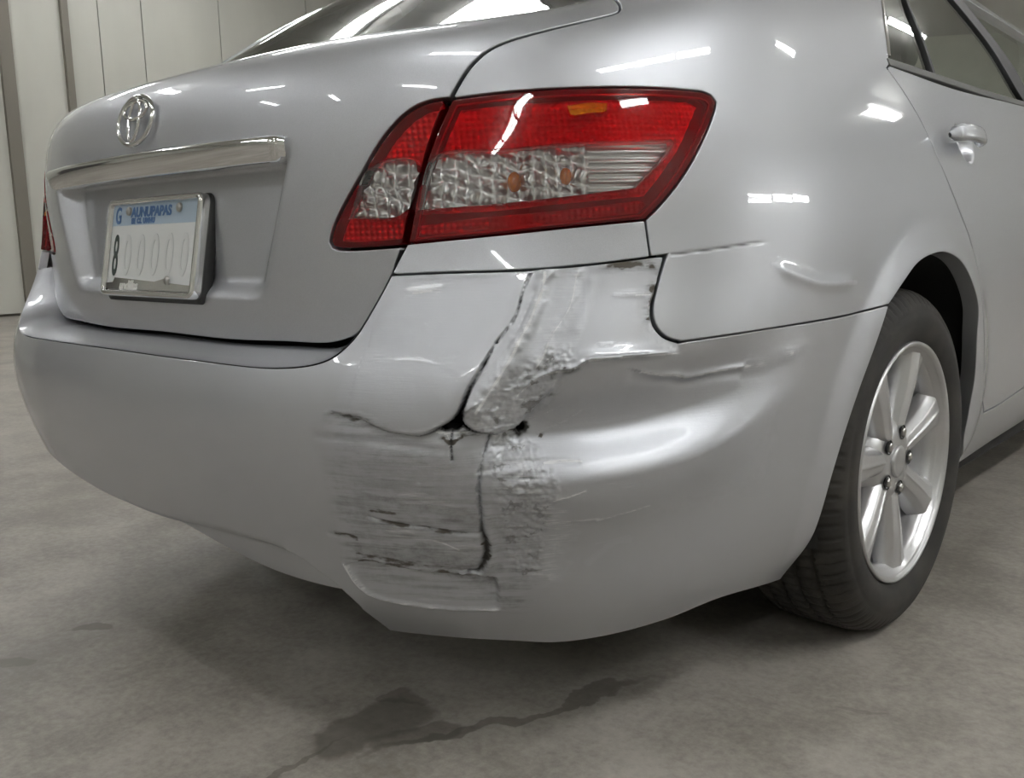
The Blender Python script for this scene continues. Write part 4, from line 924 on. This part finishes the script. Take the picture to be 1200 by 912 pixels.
# ---- cabin: parcel shelf, seats, head rests, lining
cab = link('parcel_shelf', box_mesh('parcel_shelf', [(-.62, .62, -.50, -.12, 1.02, 1.055)]), M_CLOTH, car)
for x in (-.36, .36):
    bs = link('seat_back', box_mesh('seat_back', [(x-.30, x+.30, -.10, .06, .55, 1.12)]), M_CLOTH, car); bevelled(bs, .05, 4)
    hr = link('head_rest', box_mesh('head_rest', [(x-.13, x+.13, -.09, .02, 1.14, 1.27)]), M_CLOTH, bs); bevelled(hr, .04, 4)
    fs = link('seat_back', box_mesh('seat_back', [(x-.25, x+.25, .98, 1.12, .55, 1.18)]), M_CLOTH, car); bevelled(fs, .05, 4)
    hr = link('head_rest', box_mesh('head_rest', [(x-.13, x+.13, 1.0, 1.10, 1.21, 1.36)]), M_CLOTH, fs); bevelled(hr, .04, 4)
link('underbody', box_mesh('underbody', [(-.60, .60, -.70, 3.4, .17, .30), (-.52, .52, -.80, 2.2, .30, .62), (-.79, .79, .5, 3.4, .19, .34)]), M_DARK, car)  # floor pans set low and wide to deepen the shade beneath
mf = link('exhaust_muffler', box_mesh('exhaust_muffler', [(.12, .52, -.84, -.55, .20, .32)]), M_DARK, car); bevelled(mf, .05, 4)

# ---- wheel arch liners
def liner(sg):
    th = np.linspace(math.radians(-100), math.radians(86), 50)
    P = np.stack([np.stack([np.full_like(th, sg*x), ARCH[0]+r*np.sin(th), ARCH[1]+.0+r*np.cos(th)], 1) for x, r in ((.872, .398), (.86, .405), (.60, .405), (.56, .36), (.56, .0))])
    sheet('wheel_arch_liner', car, P, M_DARK)
    if True:
        Pf = np.stack([np.stack([sg*np.clip(skin(np.full(1, 1.0), np.full(1, .5))[0, 0]*0+xx, 0, 2)*np.ones_like(th), ARCH[0]+r*np.sin(th), ARCH[1]+r*np.cos(th)], 1) for xx, r in ((.905, .384), (.880, .386))])
liner(1); liner(-1)

# ---- wheels
WC = (0.030, 0.332)
def wheel(sg):
    """rim with seven spokes, tyre with tread, lug nuts; built for the right side, turned for the left"""
    XO = .872
    root = empty('wheel', (0, WC[0], WC[1]), car)
    # tyre
    nth = 480; th = np.linspace(0, 2*np.pi, nth, endpoint=False)
    prof = [(.860, .2265), (.868, .232), (.876, .243), (.881, .258), (.8825, .272), (.881, .286), (.8785, .2885), (.8785, .292), (.875, .302), (.868, .312), (.860, .3195), (.852, .3245), (.845, .3275), (.836, .3295),
            (.8295, .3305), (.829, .3235), (.823, .3235), (.8225, .3315), (.805, .332), (.7945, .3325), (.794, .3245), (.787, .3245), (.7865, .3325), (.765, .3325), (.7585, .3325), (.758, .3245), (.751, .3245), (.7505, .332), (.73, .3315), (.7225, .331), (.722, .3235), (.716, .3235), (.7155, .330),
            (.70, .328), (.69, .322), (.68, .310), (.668, .285), (.668, .255), (.678, .2265)]
    pr = np.array(prof); R = np.repeat(pr[:, 1:], nth, 1); X = np.repeat(pr[:, :1], nth, 1)
    blk = np.repeat(((np.arange(nth) % 6) == 0)[None], len(pr), 0); lug = (pr[:, 0] > .83) & (pr[:, 0] < .872) & (pr[:, 1] > .306); ctr = (pr[:, 0] > .70) & (pr[:, 0] < .83) & (pr[:, 1] > .329)
    R = R-blk*lug[:, None]*.0055-np.roll(blk, 3, 1)*ctr[:, None]*.005
    P = np.stack([X, R*np.sin(th), R*np.cos(th)], -1)
    sheet('tire', root, P, M_TIRE, closed=True)
    # rim barrel, lip and disc face with spokes: a radial height map
    lipP = lathe([(.70, .200), (.845, .205), (.858, .212), (.866, .2195), (.872, .2225), (.8745, .2265), (.874, .2300), (.868, .2320), (.858, .2300)], 128)
    sheet('rim', root, lipP, M_ALLOY, closed=True)
    def spoke(a0):
        """one spoke: raised ridge, sloping flanks, wide at the rim"""
        r = np.array([.034, .046, .062, .080, .105, .135, .165, .192, .208, .2165]); n = len(r)
        w = np.array([.0160, .0225, .0280, .0300, .0320, .0340, .0375, .0425, .0490, .0560])
        x = np.array([.8500, .8515, .8520, .8530, .8560, .8590, .8605, .8610, .8605, .8600])
        u = np.array([-1.0, -.97, -.90, -.86, -.62, -.57, -.10, -.05, .05, .10, .57, .62, .86, .90, .97, 1.0])
        dx = np.array([-.042, -.030, -.020, -.0165, -.0060, -.0040, -.0012, .0010, .0010, -.0012, -.0040, -.0060, -.0165, -.020, -.030, -.042])
        fade = np.clip((r-.04)/.06, 0, 1)*np.clip((.2175-r)/.02, .45, 1)
        G = np.zeros((n, len(u), 3))
        for i in range(n):
            for j in range(len(u)):
                lx = u[j]*w[i]; d = dx[j]*(.35+.65*fade[i])
                G[i, j] = (x[i]+d, r[i]*math.sin(a0)+lx*math.cos(a0), r[i]*math.cos(a0)-lx*math.sin(a0))
        return G
    for k in range(7):
        o = sheet('spoke', root, spoke(math.radians(20+k*360/7)), M_ALLOY, flip=True)
        m = o.modifiers.new('sub', 'SUBSURF'); m.levels = 1; m.render_levels = 2
    # web between the spokes at hub and rim
    th2 = np.linspace(0, 2*np.pi, 140, endpoint=False); web = []
    for r, x in ((.060, .850), (.075, .846), (.095, .835), (.100, .800)): web.append(np.stack([np.full(140, x), r*np.sin(th2), r*np.cos(th2)], 1))
    sheet('hub', root, lathe([(.846, .0), (.852, .020), (.853, .052), (.849, .066), (.838, .084), (.815, .094), (.78, .096)], 96), M_ALLOY, closed=True)
    sheet('rim_web', root, lathe([(.868, .2200), (.860, .2165), (.853, .2085), (.846, .2035), (.83, .2015)], 128), M_ALLOY, closed=True)
    cap = sheet('hub_cap', root, lathe([(.846, .031), (.8560, .031), (.8580, .0290), (.8583, .022), (.8575, .018), (.858, .0)], 48), M_ALLOY, closed=True)
    for k in range(5):
        a = math.radians(20+k*72); c = (0, .0572*math.sin(a), .0572*math.cos(a))
        sheet('lug_pocket', root, lathe([(.8542, .0145), (.8546, .0125), (.8500, .0115), (.8490, .0)], 20, c=c), M_BLACK, closed=True)
        sheet('lug_nut', root, lathe([(.846, .0095), (.8565, .0095), (.8585, .0075), (.859, .0)], 6, c=c), M_STEEL, closed=True, smooth=False)
    sheet('brake_disc', root, lathe([(.752, .145), (.768, .145), (.768, .075), (.80, .07), (.80, .0)], 64), M_STEEL, closed=True)
    sheet('brake_shield', root, lathe([(.745, .205), (.742, .0)], 64), M_DARK, closed=True)
    root.rotation_euler = (0, 0, 0 if sg > 0 else math.pi)
    return root
wheel(1); wheel(-1)

# ---- door handle
def handle():
    s0, h0 = DOOR_HANDLE; e = 1e-3
    c = skin(np.array([s0]), np.array([h0]))[0]
    N = nrm(np.cross(skin(s0+e, h0)-skin(s0-e, h0), skin(s0, h0+e)-skin(s0, h0-e)))
    Y = np.array([0, 1., 0]); Y = nrm(Y-(Y@N)*N); Z = np.cross(N, Y)
    n = 28; k = np.linspace(-1, 1, n)
    out = .014+.024*np.clip((1-np.abs(k)**3.2), 0, 1)**.6; hw = .0165*(1-.18*np.abs(k)**4); tk = .009
    V = []
    for i in range(n):
        th = np.linspace(0, 2*np.pi, 14, endpoint=False); q = c+Y*(k[i]*.078-.062)+Z*(-.002*k[i]-.002)+N*out[i]
        V.append(q+Z*(hw[i]*np.sign(np.sin(th))*np.abs(np.sin(th))**.7)[:, None]+N*(tk*np.sign(np.cos(th))*np.abs(np.cos(th))**.7)[:, None])
    V = np.array(V); V[0] = V[0].mean(0)+(V[0]-V[0].mean(0))*.3; V[-1] = V[-1].mean(0)+(V[-1]-V[-1].mean(0))*.3
    hd = sheet('door_handle', rear_door, V, M_PAINT, closed=True)
    # grip hollow behind the handle
handle()

PART_LABELS = {'rear_bumper': 'torn, dented and scraped silver bumper cover', 'garnish_bar': 'chrome bar above the plate', 'emblem': 'chrome oval badge', 'license_plate': 'white plate with pale blue header',
               'plate_frame': 'chrome plate frame', 'tail_lamp': 'red lamp with clear centre band', 'trunk_lamp': 'red lamp section on the trunk lid', 'red_lens': 'red lens', 'clear_lens': 'clear lens',
               'amber_glint': 'amber inset imitating an orange glint', 'tire': 'black rubber tire', 'rear_window': 'tinted rear glass', 'window_trim': 'chrome window edge', 'wheel_arch_liner': 'black arch liner', 'pillar_cover': 'black pillar cover'}
for o in bpy.data.objects:
    k = o.name.split('.')[0]
    if o.parent is not None and k in PART_LABELS: o['label'] = PART_LABELS[k]
